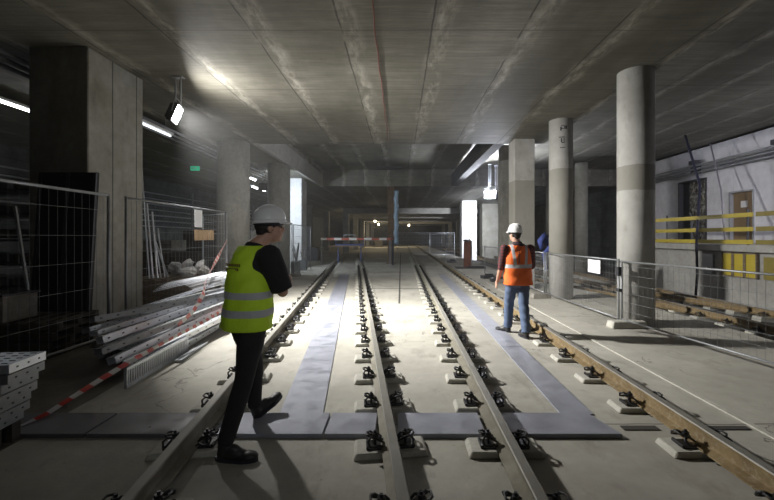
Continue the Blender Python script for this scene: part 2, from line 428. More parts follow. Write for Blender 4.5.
strip(lambda y: -.50-.113*y, .40, ysL, 'blue grey floor plate in the strip inside the left track', 'plates of the strip inside the left track')
strip(lambda y: 1.56+.014*y, .30, ysL, 'blue grey floor plate in the strip inside the right track', 'plates of the strip inside the right track')
g = MB(); g.prism([(2.98, 1), (3.03, 1), (3.10, 14), (3.05, 14)], 0, .014); tag(g.build('floor_kerb', 'block', origin=(3, 7, 0)), 'thin pale raised line in the floor beside the rusty rail', 'kerb')
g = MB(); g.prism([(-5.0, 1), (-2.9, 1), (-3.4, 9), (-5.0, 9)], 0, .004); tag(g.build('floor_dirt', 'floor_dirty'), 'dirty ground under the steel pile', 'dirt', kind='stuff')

# ------------------------------------------------------------------ rails
PROF = [(-.07, 0), (.07, 0), (.07, .012), (.012, .032), (.009, .05), (.009, .108), (.034, .116), (.036, .142), (.030, .150), (-.030, .150), (-.036, .142), (-.034, .116), (-.009, .108), (-.009, .05), (-.012, .032), (-.07, .012)]
def rail(path, z0, label, side='rust', top='railtop', sc_=1.0):
    m = MB(); pts = [Vector((x, y, 0)) for x, y in path]; n = len(PROF)
    for i, p_ in enumerate(pts):
        t = (pts[min(i+1, len(pts)-1)]-pts[max(i-1, 0)]).normalized(); s_ = Vector((t.y, -t.x, 0))
        for (a, z) in PROF: m.v.append(p_+s_*a*sc_+Vector((0, 0, z0+z)))
    for i in range(len(pts)-1):
        for k in range(n):
            m.f.append((i*n+k, i*n+(k+1) % n, (i+1)*n+(k+1) % n, (i+1)*n+k)); m.mi.append(1 if k in (7, 8, 9) else 0)
    m.f += [tuple(range(n)), tuple((len(pts)-1)*n+k for k in reversed(range(n)))]; m.mi += [0, 0]
    return tag(m.build('rail', [side, top], origin=(path[0][0], path[0][1], z0)), label, 'rail')
Z0 = .045
lin = lambda f, a, b: [(f(a+(b-a)*i/12), a+(b-a)*i/12) for i in range(13)]
rail(lin(rA, .5, 38), Z0, 'leftmost straight rail running beside the steel pile', 'raildust')
rail(lin(rC, .5, 38), Z0, 'rail of the left track that leads to the crossing, right of its floor strip', 'raildust')
rail(lin(rD, .5, 92), Z0, 'left rail of the straight right track', 'raildust')
rail(lin(rE, .5, 92), Z0, 'rusty golden rail beside the worker in orange', 'rust', 'railtop')
rail([(-2.92, 15.2), (-3.08, 16), (-3.35, 18), (-3.80, 22), (-4.35, 30), (-4.9, 38)], Z0, 'curved branch rail hugging the leftmost rail far back', 'raildust')
rail([(-1.7, 18.3), (-2.05, 20), (-2.50, 24), (-2.75, 28), (-3.2, 35), (-3.4, 38)], Z0, 'curved branch rail parting from the left track far back', 'raildust')
ZR = -.25
def r1(y): return 7.2
def r1b(y): return 8.7
def r2(y): return 5.1 if y > 24 else 5.1+2.1*((24-y)/15.0)**1.6
def cur(f, a, b, n=24): return [(f(a+(b-a)*i/n), a+(b-a)*i/n) for i in range(n+1)]
rail(cur(r1, 3, 60, 6), ZR, 'brown rail nearest the fence in the sunken side tracks', 'rust', 'railtopdark')
rail(cur(r1b, 3, 60, 6), ZR, 'brown rail nearest the platform in the sunken side tracks', 'rust', 'railtopdark')
rail(cur(r2, 9.6, 60), ZR, 'brown branch rail curving toward the row of columns', 'rust', 'railtopdark')
rail(cur(lambda y: r2(y)+1.5, 9.6, 60), ZR, 'brown branch rail curving between the two sunken tracks', 'rust', 'railtopdark')

# sleeper blocks with spring clips -------------------------------------------
def arc(cx, cy, cz, r, a0, a1, n, ax):     # helper loops
    out = []
    for i in range(n+1):
        a = math.radians(a0+(a1-a0)*i/n); u, v = r*math.cos(a), r*math.sin(a)
        out.append((cx+u, cy, cz+v) if ax == 'xz' else ((cx+u, cy+v, cz) if ax == 'xy' else (cx, cy+u, cz+v)))
    return out
def make_block(label, grp, detail=True, mat='block', big=False):
    t = thing('rail_support_block', label, 'support block', (0, 0, 0), grp)
    m = MB()
    if big:
        m.box((0, 0, -.05), (.62, .26, .16), taper=.93)
    else:
        m.box((0, 0, .0225), (.56, .24, .045), taper=.92)
    m.build('block', mat, t, bevel=.008)
    if detail:
        for s_ in (-1, 1):
            zb = .045 if not big else .03
            m = MB(); m.box((s_*.122, 0, zb+.004), (.11, .14, .012)); m.box((s_*.172, 0, zb+.012), (.02, .13, .024)); m.build('base_plate', 'clip', t, bevel=.003)
            m = MB()     # bent spring loops either side of the bolt
            for q in (-1, 1):
                m.tube([(s_*.055, q*.012, zb+.030), (s_*.075, q*.022, zb+.045), (s_*.115, q*.030, zb+.072), (s_*.150, q*.048, zb+.085), (s_*.170, q*.072, zb+.068),
                        (s_*.158, q*.092, zb+.040), (s_*.122, q*.097, zb+.034), (s_*.088, q*.085, zb+.044), (s_*.062, q*.070, zb+.026)], .009, 8)
            m.tube([(s_*.150, -.048, zb+.085), (s_*.176, -.024, zb+.092), (s_*.176, .024, zb+.092), (s_*.150, .048, zb+.085)], .008, 6)
            m.build('spring_clip', 'clip', t, smooth=True)
            m = MB(); m.tube([(s_*.115, 0, zb), (s_*.115, 0, zb+.115)], .011, 8); m.tube([(s_*.115, 0, zb+.075), (s_*.115, 0, zb+.098)], .024, 6)
            m.tube([(s_*.115, 0, zb+.062), (s_*.115, 0, zb+.070)], .034, 12); m.build('bolt', 'clip', t)
    return t
def row(f, y0, dy, n, label, grp, z=0, big=False, mat='block', ndet=26, rz=None):
    pr = make_block(label, grp, True, mat, big); lo = thing('x', None, None, (0, 0, 0)); bpy.data.objects.remove(lo)
    far = None
    for i in range(n):
        y = y0+dy*i; x = f(y); a = math.atan2(f(y-.5)-f(y+.5), 1.0)
        if i == 0: pr.location = (x, y, z); pr.rotation_euler = (0, 0, a)
        elif i < ndet: dup(pr, (x, y, z), a)
        else:
            if far is None:
                far = bpy.data.objects.new('rail_support_block', [ch for ch in pr.children if ch.name.startswith('block')][0].data); COL.objects.link(far)
                tag(far, label, 'support block', grp); far.location = (x, y, z); far.rotation_euler = (0, 0, a)
            else:
                o = far.copy(); COL.objects.link(o); o.location = (x, y, z); o.rotation_euler = (0, 0, a)
BY = 2.96-.73
row(rA, BY, .73, 38, 'low concrete block with black spring clips under the leftmost rail', 'blocks under the leftmost rail')
row(rC, BY, .73, 38, 'low concrete block with black spring clips under the rail leading to the crossing', 'blocks under the rail leading to the crossing')
row(rD, BY, .73, 42, 'low concrete block with black spring clips under the left rail of the straight track', 'blocks under the left rail of the straight track')
row(rE, BY, .73, 42, 'low concrete block with black spring clips under the rusty golden rail', 'blocks under the rusty golden rail')
row(r1, 6.2, .75, 34, 'dusty concrete block under the sunken rail nearest the fence', 'blocks under the sunken rail nearest the fence', z=-.28, big=True, mat='block', ndet=14)
row(r1b, 6.2, .75, 30, 'dusty concrete block under the sunken rail nearest the platform', 'blocks under the sunken rail nearest the platform', z=-.28, big=True, mat='block', ndet=10)
row(r2, 13.2, .75, 30, 'dusty concrete block under the branch rail nearest the columns', 'blocks under the branch rail nearest the columns', z=-.28, big=True, mat='blockdark', ndet=8)

# ------------------------------------------------------------------ columns
def round_col(x, y, d, z0, z1, mat, label):
    m = MB(); m.tube([(0, 0, z0), (0, 0, z1)], d/2, 48)
    o = m.build('concrete_column', mat, smooth=True); o.location = (x, y, 0); o.data.polygons[-1].use_smooth = False
    return tag(o, label, 'column')
def sq_col(x0, x1, y0, y1, z0, z1, mat, label, name='concrete_column', cat='column'):
    m = MB(); m.box(((x0+x1)/2, (y0+y1)/2, (z0+z1)/2), (x1-x0, y1-y0, z1-z0))
    return tag(m.build(name, mat, origin=((x0+x1)/2, (y0+y1)/2, z0), bevel=.015), label, cat)
round_col(4.41, 7.30, .62, 0, H, 'colA', 'thick round concrete column nearest the camera on the right, behind the fence post')
round_col(4.27, 10.35, .60, 0, H, 'colB', 'round concrete column with stencilled marks, just right of the worker in orange')
sq_col(3.58, 4.22, 12.2, 12.85, 0, H, 'colB', 'square concrete column rising behind the worker in orange')
sq_col(4.15, 4.6, 16.0, 16.5, 0, HR, 'col', 'slim concrete column half hidden between the square and round columns')
round_col(9.3, 20.0, .62, -.36, HR, 'col', 'far round column beyond the sunken tracks, left of the nearest right column')
round_col(9.3, 24.0, .62, -.36, HR, 'col', 'dim round column furthest back beyond the sunken tracks')
sq_col(5.15, 6.4, 33, 34.0, -.36, H, 'wallw', 'bright white concrete pier under the far floodlight') if False else None
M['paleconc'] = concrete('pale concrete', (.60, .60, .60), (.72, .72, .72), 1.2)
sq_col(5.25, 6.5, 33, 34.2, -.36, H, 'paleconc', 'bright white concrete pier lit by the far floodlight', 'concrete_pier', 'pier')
sq_col(7.6, 9.9, 36, 37.2, -.36, H, 'col', 'wide grey pier in the haze beneath the far floodlight', 'concrete_pier', 'pier')
sq_col(-6.0, -5.04, 6.3, 7.65, 0, H, 'pier', 'massive rectangular concrete pier at the left with a dark front', 'concrete_pier', 'pier')
round_col(-5.42, 12.7, 1.0, 0, H, 'colL', 'thick round concrete column behind the worker in the yellow vest')
round_col(-5.15, 16.6, .92, 0, H, 'colL', 'round concrete column under the left beam, right of the thickest one')
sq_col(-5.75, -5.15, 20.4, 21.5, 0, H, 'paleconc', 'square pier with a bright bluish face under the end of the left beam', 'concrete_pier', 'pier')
for i, y in enumerate((30, 37, 46)): sq_col(-9.0, -8.4, y, y+.6, 0, H, 'col', ['dark square pillar left of the tunnel, nearest of three', 'dark square pillar left of the tunnel, middle of three', 'dark square pillar left of the tunnel, furthest of three'][i])
# stencilled marks on the second column
def on_col(x, y, r, ang, z, hw, hh, m):   # small curved patch
    n = 4; vs = []
    for i in range(n+1):
        a = math.radians(ang)+(-hw+2*hw*i/n)/r
        for zz in (z-hh, z+hh): vs.append((x+(r+.003)*math.sin(a), y-(r+.003)*math.cos(a), zz))
    for i in range(n): m.add([vs[2*i], vs[2*i+2], vs[2*i+3], vs[2*i+1]], [(0, 1, 2, 3)])
colB = [o for o in bpy.data.objects if o.get('label', '').startswith('round concrete column with')][0]
mk = MB()
for a0, z, hw, hh in ((-22, 4.42, .015, .05), (-14, 4.42, .03, .008), (-14, 4.50, .03, .008), (-4, 4.45, .012, .045), (3, 4.45, .012, .045), (-18, 4.20, .07, .009), (-20, 4.12, .012, .05), (-12, 4.06, .04, .009), (-8, 4.12, .009, .05), (-15, 3.93, .06, .009)):
    on_col(0, 0, .30, a0, z, hw, hh, mk)
mk.build('stencil_mark', 'cable', colB)
# downstand beams
m = MB(); m.box((3.28, 18.2, (H+HR)/2), (.36, 10.7, HR-H)); tag(m.build('concrete_beam', 'shadebeam', origin=(3.28, 18.2, H)), 'dark diagonal downstand beam left of the far floodlight', 'beam')
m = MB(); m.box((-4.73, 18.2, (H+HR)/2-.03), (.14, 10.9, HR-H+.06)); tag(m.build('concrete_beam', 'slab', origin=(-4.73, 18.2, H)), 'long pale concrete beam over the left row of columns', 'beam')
m = MB(); m.box((-.6, 21, HR-.06), (1.4, .5, .12)); tag(m.build('ceiling_box', 'darksteel', origin=(-.6, 21, HR-.1)), 'small dark flat box under the raised ceiling near the brown post', 'box')
# tunnel portals
for i, (y, z) in enumerate(((42, 4.1), (51, 4.05), (60, 4.0), (70, 4.0), (81, 4.0))):
    t = thing('portal_frame', ['nearest concrete portal frame of the far tunnel', 'second concrete portal frame of the far tunnel', 'third concrete portal frame of the far tunnel, warmly lit', 'fourth portal frame deep in the far tunnel', 'last portal frame deep in the far tunnel'][i], 'portal', (-.6, y, 0))
    m = MB(); m.box((2.2, 0, (z+H)/2), (15.4, .8, H-z)); m.build('lintel', 'slab', t)
    for s_ in (-1, 1):
        m = MB(); m.box((5.2*s_ if s_ < 0 else 9.6, 0, z/2-(.18 if s_ > 0 else 0)), (.6, .8, z+(.36 if s_ > 0 else 0))); m.build('jamb', 'slab', t)

# thin red line on the ceiling
m = MB(); pts = []
for i in range(30): pts.append((-.37+R.uniform(-.012, .012), 2.2+i*.36, H-.008))
m.tube(pts, .012, 6); tag(m.build('red_cord', 'redline', origin=(-.37, 7, H)), 'thin reddish cord running along a ceiling joint', 'cord')

# ------------------------------------------------------------------ pipes, trays, lamps
def pipe(name, pts, r, mat, label, cat, group=None, n=8):
    m = MB(); m.tube(pts, r, n); return tag(m.build(name, mat, origin=pts[0], smooth=True), label, cat, group)
for i in range(3):
    pipe('conduit', [(12.9+.12*i, 5, 4.74-.13*i), (12.9+.12*i, 23, 4.74-.13*i)], .045, 'pipe', ['uppermost grey conduit along the white wall', 'middle grey conduit along the white wall', 'lowest grey conduit along the white wall'][i], 'conduit')
for i, y in enumerate((13.6, 17.5)):
    m = MB(); m.box((13.2, y, 4.95), (.25, .35, .18)); m.box((13.3, y, 4.72), (.5, .04, .5)); tag(m.build('pipe_bracket', 'darksteel', origin=(13.2, y, 4.9)), ['dark bracket box on the conduits above the brown door', 'dark bracket box on the conduits above the foil covered opening'][i], 'bracket')
pipe('hanging_cable', [(10.6, 14.5, HR), (10.5, 14.0, 4.4), (10.3, 13.4, 3.4), (9.75, 12.75, 2.4), (9.50, 12.5, 1.4), (9.45, 12.4, .4), (9.4, 12.4, -.3)], .04, 'bluecable', 'thick blue black cable hanging over the platform rail', 'cable')
pipe('hanging_cable', [(12.4, 15.6, HR), (12.3, 15.2, 4.4), (12.1, 14.7, 3.4), (12.0, 14.5, 2.4), (12.0, 14.4, 1.45)], .028, 'greycable', 'grey cable hanging beside the brown door', 'cable')
# platform guard boards
gr = thing('platform_guard_rail', 'yellow three-board guard rail along the platform edge', 'guard rail', (9.68, 12, 1.4))
for z in (.84, .44, .08):
    m = MB(); m.box((0, 0.9, z), (.03, 4.4, .12)); m.build('board', 'yellow', gr)
for y in (-1.1, 1.0, 2.2): 
    m = MB(); m.box((.04, y, .5), (.04, .05, 1.0)); m.build('post', 'darksteel', gr)
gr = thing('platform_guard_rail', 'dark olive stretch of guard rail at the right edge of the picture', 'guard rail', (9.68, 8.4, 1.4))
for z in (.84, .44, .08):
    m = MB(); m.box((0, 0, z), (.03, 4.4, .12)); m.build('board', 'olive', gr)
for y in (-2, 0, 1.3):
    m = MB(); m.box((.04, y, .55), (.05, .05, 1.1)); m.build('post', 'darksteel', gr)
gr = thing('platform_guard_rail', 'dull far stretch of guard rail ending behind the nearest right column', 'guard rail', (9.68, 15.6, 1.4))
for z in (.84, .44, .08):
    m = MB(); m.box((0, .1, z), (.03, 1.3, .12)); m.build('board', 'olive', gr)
for y in (-.4, .6):
    m = MB(); m.box((.04, y, .5), (.04, .05, 1.0)); m.build('post', 'darksteel', gr)
# yellow panels under the platform
for i, y in enumerate((11.58, 11.19, 10.80)):
    t = thing('yellow_panel', ['yellow panel under the platform edge, leftmost of three', 'yellow panel under the platform edge, middle of three', 'yellow panel under the platform edge, rightmost of three'][i], 'panel', (9.74, y, .48))
    m = MB(); m.box((0, 0, .33), (.04, .31, .64)); m.build('sheet', 'yellow', t)
    m = MB()
    for s_ in (-1, 1): m.box((-.01, s_*.17, .33), (.07, .03, .70))
    m.box((-.01, 0, -.0), (.07, .36, .03)); m.box((-.01, 0, .67), (.07, .36, .03)); m.build('frame', 'wood', t)
m = MB(); m.box((9.76, 12.35, .78), (.04, .42, .6)); tag(m.build('grey_panel', 'pipe', origin=(9.76, 12.35, .48)), 'grey panel under the platform left of the yellow ones', 'panel')
m = MB(); m.box((9.76, 10.2, .78), (.04, .5, .6)); tag(m.build('olive_board', 'olive', origin=(9.76, 10.2, .48)), 'dark olive panel under the platform right of the yellow ones', 'panel')

def area(loc, target, sx, sy, power, col, spread=180):
    l = bpy.data.lights.new('light', 'AREA'); l.shape = 'RECTANGLE'; l.size = sx; l.size_y = sy; l.energy = power; l.color = col; l.spread = math.radians(spread)
    o = bpy.data.objects.new('light', l); COL.objects.link(o); o.location = loc
    d = Vector(target)-Vector(loc); o.rotation_euler = d.to_track_quat('-Z', 'Y').to_euler(); return o
def point(loc, power, col, r=.1):
    l = bpy.data.lights.new('light', 'POINT'); l.energy = power; l.color = col; l.shadow_soft_size = r
    o = bpy.data.objects.new('light', l); COL.objects.link(o); o.location = loc; return o
def flood(loc, nrm, w, h, label, face, ceil_z, pole=True):
    t = thing('floodlight', label, 'floodlight', loc)
    n = Vector(nrm).normalized(); q = n.to_track_quat('Y', 'Z').to_matrix()
    m = MB(); m.box((0, 0, 0)+Vector((0, 0, 0)) if False else q @ Vector((0, -.05, 0)), (w, .09, h), q); 
    for k in range(7): m.box(q @ Vector((-w/2+w*(k+.5)/7, -.115, 0)), (.008, .05, h*.8), q)
    m.build('housing', 'darksteel', t, bevel=.006)
    m = MB(); m.box(q @ Vector((0, .002, 0)), (w*.9, .012, h*.88), q); m.build('lamp_face', face, t)
    m = MB(); m.tube([q @ Vector((-w/2-.02, -.05, 0)), q @ Vector((-w/2-.02, -.09, h*.75)), q @ Vector((w/2+.02, -.09, h*.75)), q @ Vector((w/2+.02, -.05, 0))], .01, 6)
    if pole:
        a = q @ Vector((0, -.09, h*.75)); 
        for s_ in (-.05, .05): m.tube([(a.x+s_, a.y, a.z-.12), (a.x+s_, a.y, ceil_z-loc[2])], .014, 6)
        m.box((a.x, a.y, ceil_z-loc[2]-.01), (.2, .12, .02))
    m.build('bracket', 'pipe', t); return t
L1 = Vector((-4.28, 7.5, 3.97)); N1 = Vector((.93, -.06, -.36)).normalized()
N1 = Vector((.90, .24, -.36)).normalized()
flood(L1, N1, .34, .36, 'bright floodlight hanging from the ceiling by the massive pier', 'lampface', H)
area(L1+N1*.03, L1+Vector((.79, .17, -.59)), .3, .32, 840, (1, .985, .95), 112)
area(L1+N1*.035, L1+Vector((.91, .34, -.14)), .3, .32, 165, (1, .98, .95), 172)
L2 = Vector((4.66, 20.2, 3.82))
flood(L2, (-.12, -1, -.12), .6, .42, 'dazzling far floodlight glowing beside the white pier', 'lampface2', HR)
area(L2+Vector((0, -.05, 0)), L2+Vector((.0, -.6, 1)), .6, .4, 950, (.84, .88, 1), 165)
flood(Vector((5.1, 20.7, 3.8)), (.12, 1, -.12), .5, .4, 'added twin of the far floodlight, turned away to brighten the white pier', 'tubedim', HR)
area((5.1, 20.76, 3.8), (5.9, 33, 2.6), .45, .36, 330, (.88, .92, 1), 40)  # second far floodlight, added to brighten the white pier
flood(Vector((.9, -2.6, 3.1)), (-.33, 1, -.28), .3, .25, 'added fill lamp hanging unseen behind the photographer', 'tubedim', H)
area((.9, -2.55, 3.1), (-1.1, 3.0, 1.45),   .28, .22, 2.6, (.95, .97, 1), 42)  # unseen fill light added to lift the worker in yellow
L3 = Vector((-6.05, 17.4, 3.85))
flood(L3, (.15, 1, -.25), .5, .34, 'dark floodlight seen from behind, hanging between the left columns', 'tubedim', H)
area(L3+Vector((.02, .06, 0)), (-5.4, 20.4, 2.4), .4, .3, 170, (.80, .90, 1))
# fluorescent battens
def batten(x, y0, y1, z, label, mat, power, ceil_z=H, dirn=None):
    t = thing('strip_light', label, 'strip light', (x, (y0+y1)/2, z)); L_ = y1-y0
    m = MB(); m.box((0, 0, .06), (.14, L_, .06)); m.build('housing', 'whiteplastic', t)
    m = MB(); m.tube([(0, -L_/2+.03, .0), (0, L_/2-.03, .0)], .022, 8); m.build('tube', mat, t)
    m = MB()
    for s_ in (-.35, .35): m.tube([(0, s_*L_, .09), (0, s_*L_, ceil_z-z)], .008, 6)
    m.build('hanger', 'pipe', t)
    if power: area((x, (y0+y1)/2, z-.035), (x+.001, (y0+y1)/2, z-1), .1, L_, power, (.90, .96, 1))
batten(-8.4, 7.9, 9.4, 4.47, 'bright strip light at the left edge of the picture', 'tube', 16)
batten(-6.1, 8.7, 10.4, 4.3, 'thin strip light between the pier and the thick round column', 'tubedim', 4)
batten(-7.0, 17.2, 18.9, 4.35, 'strip light behind the dark hanging floodlight', 'tube', 30)
batten(-7.6, 20.0, 22, 4.2, 'second strip light behind the hanging floodlight, further back', 'tube', 30)
batten(11.3, 2.0, 3.6, 4.9, 'added strip light over the platform, out of sight', 'tubedim', 0, HR)
area((11.5, 2.8, 4.85), (13.6, 12.5, 2.6), .8, .3, 200, (.88, .88, 1), 80)  # wall light added out of view to brighten the white wall
batten(11.3, 12.0, 13.6, 5.15, 'strip light hidden over the platform behind the nearest right column', 'tube', 60, HR) if False else None
for i in range(3):
    pipe('conduit', [(-6.35-.14*i, 4.2, 4.58-.05*i), (-6.35-.14*i, 22, 4.58-.05*i)], .04, 'pipe', ['grey conduit under the left ceiling, nearest the pier', 'grey conduit under the left ceiling, middle of three', 'grey conduit under the left ceiling, nearest the wall'][i], 'conduit')
for i in range(7):
    z = 3.9-.28*i
    pipe('wall_cable', [(-12.85, 8, z), (-12.85, 40, z-.02*i)], .035, 'pipe', 'grey cable run along the left wall', 'cable', 'cable runs on the left wall')
for y in (19, 24, 29, 34):
    m = MB(); m.box((-12.8, y, 2.15), (.12, .12, 4.3)); tag(m.build('cable_rack_upright', 'galvd', origin=(-12.8, y, 1)), 'upright steel rack post holding cables on the left wall', 'rack post', 'rack posts on the left wall')
t = thing('exit_sign', 'small green lit exit sign under the left ceiling', 'sign', (-8.25, 15.7, 4.38))
m = MB(); m.box((0, 0, 0), (.34, .06, .17)); m.build('housing', 'green', t)
m = MB(); m.tube([(-.1, 0, .08), (-.1, 0, H-4.38)], .006, 6); m.tube([(.1, 0, .08), (.1, 0, H-4.38)], .006, 6); m.build('hanger', 'pipe', t)
m = MB(); m.box((0.03, -.033, 0), (.10, .006, .05)); m.box((-.09, -.033, 0), (.05, .006, .09)); m.build('pictogram', 'paper', t)
# tunnel lamps
for i, (x, y, z, pw) in enumerate(((-3.4, 61.5, 3.6, 420), (-3.0, 47, 3.5, 90), (1.5, 66, 3.6, 260), (-6.5, 46, 3.7, 4))):
    t = thing('bulkhead_lamp', ['small warm lamp deep in the tunnel, left of the brown post', 'small lamp just inside the first portal', 'small warm lamp deep in the tunnel, right of the brown post', 'tiny lamp on the far left of the tunnel mouth'][i], 'lamp', (x, y, z))
    m = MB(); m.ball((0, 0, 0), (.16, .1, .12), 12); m.build('bulb', 'warm', t, smooth=True)
    m = MB(); m.tube([(0, 0, .1), (0, 0, H-z)], .02, 6); m.build('rod', 'pipe', t)
    point((x, y-.25, z-.1), pw, (1, .84, .55), .12)

# ------------------------------------------------------------------ fences
def fence(a, b, z0, h, label, cat='fence', dv=.1, dh=.2, wire=.0022, mat='galv', group=None, name='mesh_fence_panel', fr=.017):
    a, b = Vector(a), Vector(b); L_ = (b-a).length; rz = math.atan2((b-a).y, (b-a).x)
    t = thing(name, label, cat, (a.x, a.y, z0), group, rz)
    m = MB()
    for x in (0, L_): m.tube([(x, 0, 0), (x, 0, h)], fr, 8)
    m.tube([(0, 0, h-.02), (L_, 0, h-.02)], fr*.85, 8); m.tube([(0, 0, .10), (L_, 0, .10)], fr*.85, 8)
    m.build('frame', mat, t, smooth=True)
    m = MB(); x = dv
    while x < L_-.03: m.tube([(x, 0, .1), (x, 0, h-.02)], wire, 4); x += dv
    z = .1+dh
    while z < h-.06: m.tube([(0, wire*2, z), (L_, wire*2, z)], wire*1.2, 4); z += dh
    m.build('wire_mesh', mat, t); return t
def foot(x, y, rz, label, mat='block', s_=1):
    m = MB(); m.box((0, 0, .065), (.66*s_, .22*s_, .13), taper=.9); o = m.build('ballast_block', mat, bevel=.015); o.location = (x, y, 0); o.rotation_euler = (0, 0, rz)
    return tag(o, label, 'ballast block')
f0 = fence((3.99, 7.02), (4.52, 3.62), .04, 1.16, 'mesh fence panel nearest the camera, running off the right edge', wire=.0024, dh=.16, mat='galvd')
fence((3.86, 10.30), (3.98, 7.10), .04, 1.18, 'mesh fence panel with a white paper, before the second round column', wire=.0024, dh=.16, mat='galvd')
fence((3.80, 13.7), (3.855, 10.42), .04, 1.18, 'mesh fence panel behind the worker in orange', wire=.0024, dh=.16, mat='galvd')
fence((3.72, 17.1), (3.79, 13.8), .04, 1.18, 'mesh fence panel between the worker in orange and the red-brown post', wire=.0024, dh=.16, mat='galvd')
m = MB(); m.box((3.96, 7.06, .66), (.05, .12, .05)); m.box((3.96, 7.06, 1.0), (.07, .10, .16)); tag(m.build('fence_clamp', 'darksteel', origin=(3.96, 7.06, .9)), 'dark clamp joining two mesh fences at the nearest column', 'clamp')
m = MB(); m.box((3.905, 7.85, 1.03), (.006, .52, .26), Matrix.Rotation(-.03, 3, 'Z')); tag(m.build('paper_notice', 'paper', origin=(3.905, 7.85, .9)), 'blank white paper tied to the right mesh fence', 'paper')
foot(4.05, 6.97, .05, 'pale concrete fence foot at the base of the nearest column'); foot(3.80, 10.36, .1, 'grey concrete fence foot beside the second column', 'blockdark')
foot(3.72, 13.75, .1, 'small concrete fence foot far behind the worker in orange', 'blockdark')
# far fence across the right track
fence((-.25, 34), (2.6, 34), 0, 2.0, 'tall mesh fence panel closing the far tunnel, left one', dv=.14, dh=.25, wire=.004)
fence((2.62, 34), (4.7, 33.6), 0, 2.0, 'tall mesh fence panel closing the far tunnel, right one', dv=.14, dh=.25, wire=.004)
fence((2.9, 24.6), (4.2, 24.4), 0, 1.2, 'low mesh fence behind the red-brown post', dv=.12, dh=.2, wire=.003)
# left fences
fence((-4.25, 2.4), (-4.20, 5.62), .1, 2.14, 'tall dark mesh fence along the left edge of the picture', dv=.12, dh=.36, wire=.0022, mat='galvd', fr=.022)
fence((-4.20, 5.98), (-4.20, 9.38), .1, 2.14, 'tall mesh fence between the pier and the worker in yellow', dv=.12, dh=.30, wire=.0026, mat='galvd', fr=.02)
fence((-4.20, 9.45), (-5.1, 10.1), .1, 2.10, 'short turned mesh fence at the end of the pile', dv=.12, dh=.3, wire=.003, mat='galv')
fence((-4.35, 14.0), (-4.4, 15.9), .05, 2.1, 'tall mesh fence beside the second left column', dv=.12, dh=.3, wire=.004, mat='galvd')
fence((-4.4, 16.1), (-4.45, 19.4), .05, 2.1, 'tall mesh fence in front of the bright bluish pier', dv=.12, dh=.3, wire=.004, mat='galvd')
fence((-4.6, 12.1), (-4.35, 13.9), .05, 2.1, 'tall mesh fence just right of the worker\'s helmet', dv=.12, dh=.3, wire=.004, mat='galvd')
for i, (x, y) in enumerate(((-4.2, 5.8), (-4.2, 9.42), (-4.35, 13.95), (-4.4, 16.0), (-4.25, 2.5))): foot(x, y, .0, ['dark concrete fence foot at the foot of the pier', 'concrete fence foot at the end of the steel pile', 'concrete fence foot by the pallets', 'concrete fence foot before the second left column', 'dark concrete fence foot at the left edge'][i], 'blockdark')
# notices on left fence
m = MB(); m.box((-4.16, 8.05, 2.0), (.006, .30, .36)); tag(m.build('paper_notice', 'paper', origin=(-4.16, 8.05, 1.9)), 'white sheet on the left mesh fence', 'paper')
m = MB(); m.box((-4.16, 8.30, 1.66), (.02, .80, .22)); 
for k in range(4): m.box((-4.147, 8.02+.19*k, 1.66), (.008, .01, .22))
tag(m.build('cardboard_board', 'card', origin=(-4.16, 8.3, 1.6)), 'brown cardboard strip on the left mesh fence below the white sheet', 'board')

# ------------------------------------------------------------------ central post, banner, barriers
t = thing('steel_post', 'rust brown notched steel post in the middle of the hall', 'post', (-.56, 24.6, 0))
m = MB(); m.box((0, 0, H/2), (.05, .36, H)); m.box((-.17, 0, H/2), (.03, .36, H)); m.box((.17, 0, H/2), (.03, .36, H)); m.box((0, .0, H/2), (.34, .05, H)); 
for k in range(19): m.box((0, -.16, .4+k*.22), (.38, .05, .05))
m.build('shaft', 'rustpost', t)
m = MB(); m.box((0, 0, .02), (.6, .6, .04)); m.build('base_plate', 'rustpost', t)
for o_ in t.children: o_.scale.z = (HR if False else 1)
t.location.y = 23.85
m = MB(); pts = []
for i in range(24): z = 1.2+3.2*i/23; pts.append((-.22+.02*math.sin(i*.9), 23.5, z))
m.tube(pts, [.14+.02*math.sin(i*1.7) for i in range(24)], 10); tag(m.build('plastic_sheeting', 'banner', origin=(-.22, 23.5, 1.2), smooth=True), 'pale blue bundled sheeting hanging beside the brown post', 'sheeting')
t = thing('barrier_post', 'dark thin post with a red band in front of the brown post', 'post', (-.42, 22.6, 0))
m = MB(); m.box((0, 0, .8), (.12, .12, 1.6)); m.build('shaft', 'cable', t)
m = MB(); m.box((-.03, 0, 1.5), (.22, .16, .12)); m.build('band', 'redpost', t)
t = thing('barrier_board', 'long red and white barrier board across the left track', 'barrier', (-2.6, 23.4, 0))
m = MB(); m.box((0, 0, 1.5), (4.3, .05, .14)); m.build('board', 'rwx', t)
for x in (-2.1, 2.0):
    m = MB(); m.box((x, .05, .8), (.08, .08, 1.6)); m.build('post', 'galvd', t)
m = MB(); m.box((0.2, .06, 1.08), (4.0, .04, .05)); m.build('rail_bar', 'rustpost', t)
t = thing('blue_trestle', 'blue painted steel trestle below the red and white barrier', 'trestle', (-3.1, 24.0, 0))
m = MB(); m.box((0, 0, 1.12), (1.7, .1, .14)); m.box((-.85, 0, 1.3), (.06, .06, .4)); m.box((.85, 0, 1.3), (.06, .06, .4)); m.build('frame', 'blue', t)
for x in (-.7, .7):
    m = MB(); m.bar((x, -.2, 0), (x, 0, 1.1), .05, .05); m.bar((x, .2, 0), (x, 0, 1.1), .05, .05); m.build('leg', 'blue', t)
m = MB(); 
for p_, q_ in (((-.35, 1.3), (.35, 1.3)), ((-.35, 1.75), (.35, 1.75)), ((-.35, 1.3), (-.35, 1.75)), ((.35, 1.3), (.35, 1.75))): m.bar((p_[0], 0, p_[1]), (q_[0], 0, q_[1]), .04, .04)
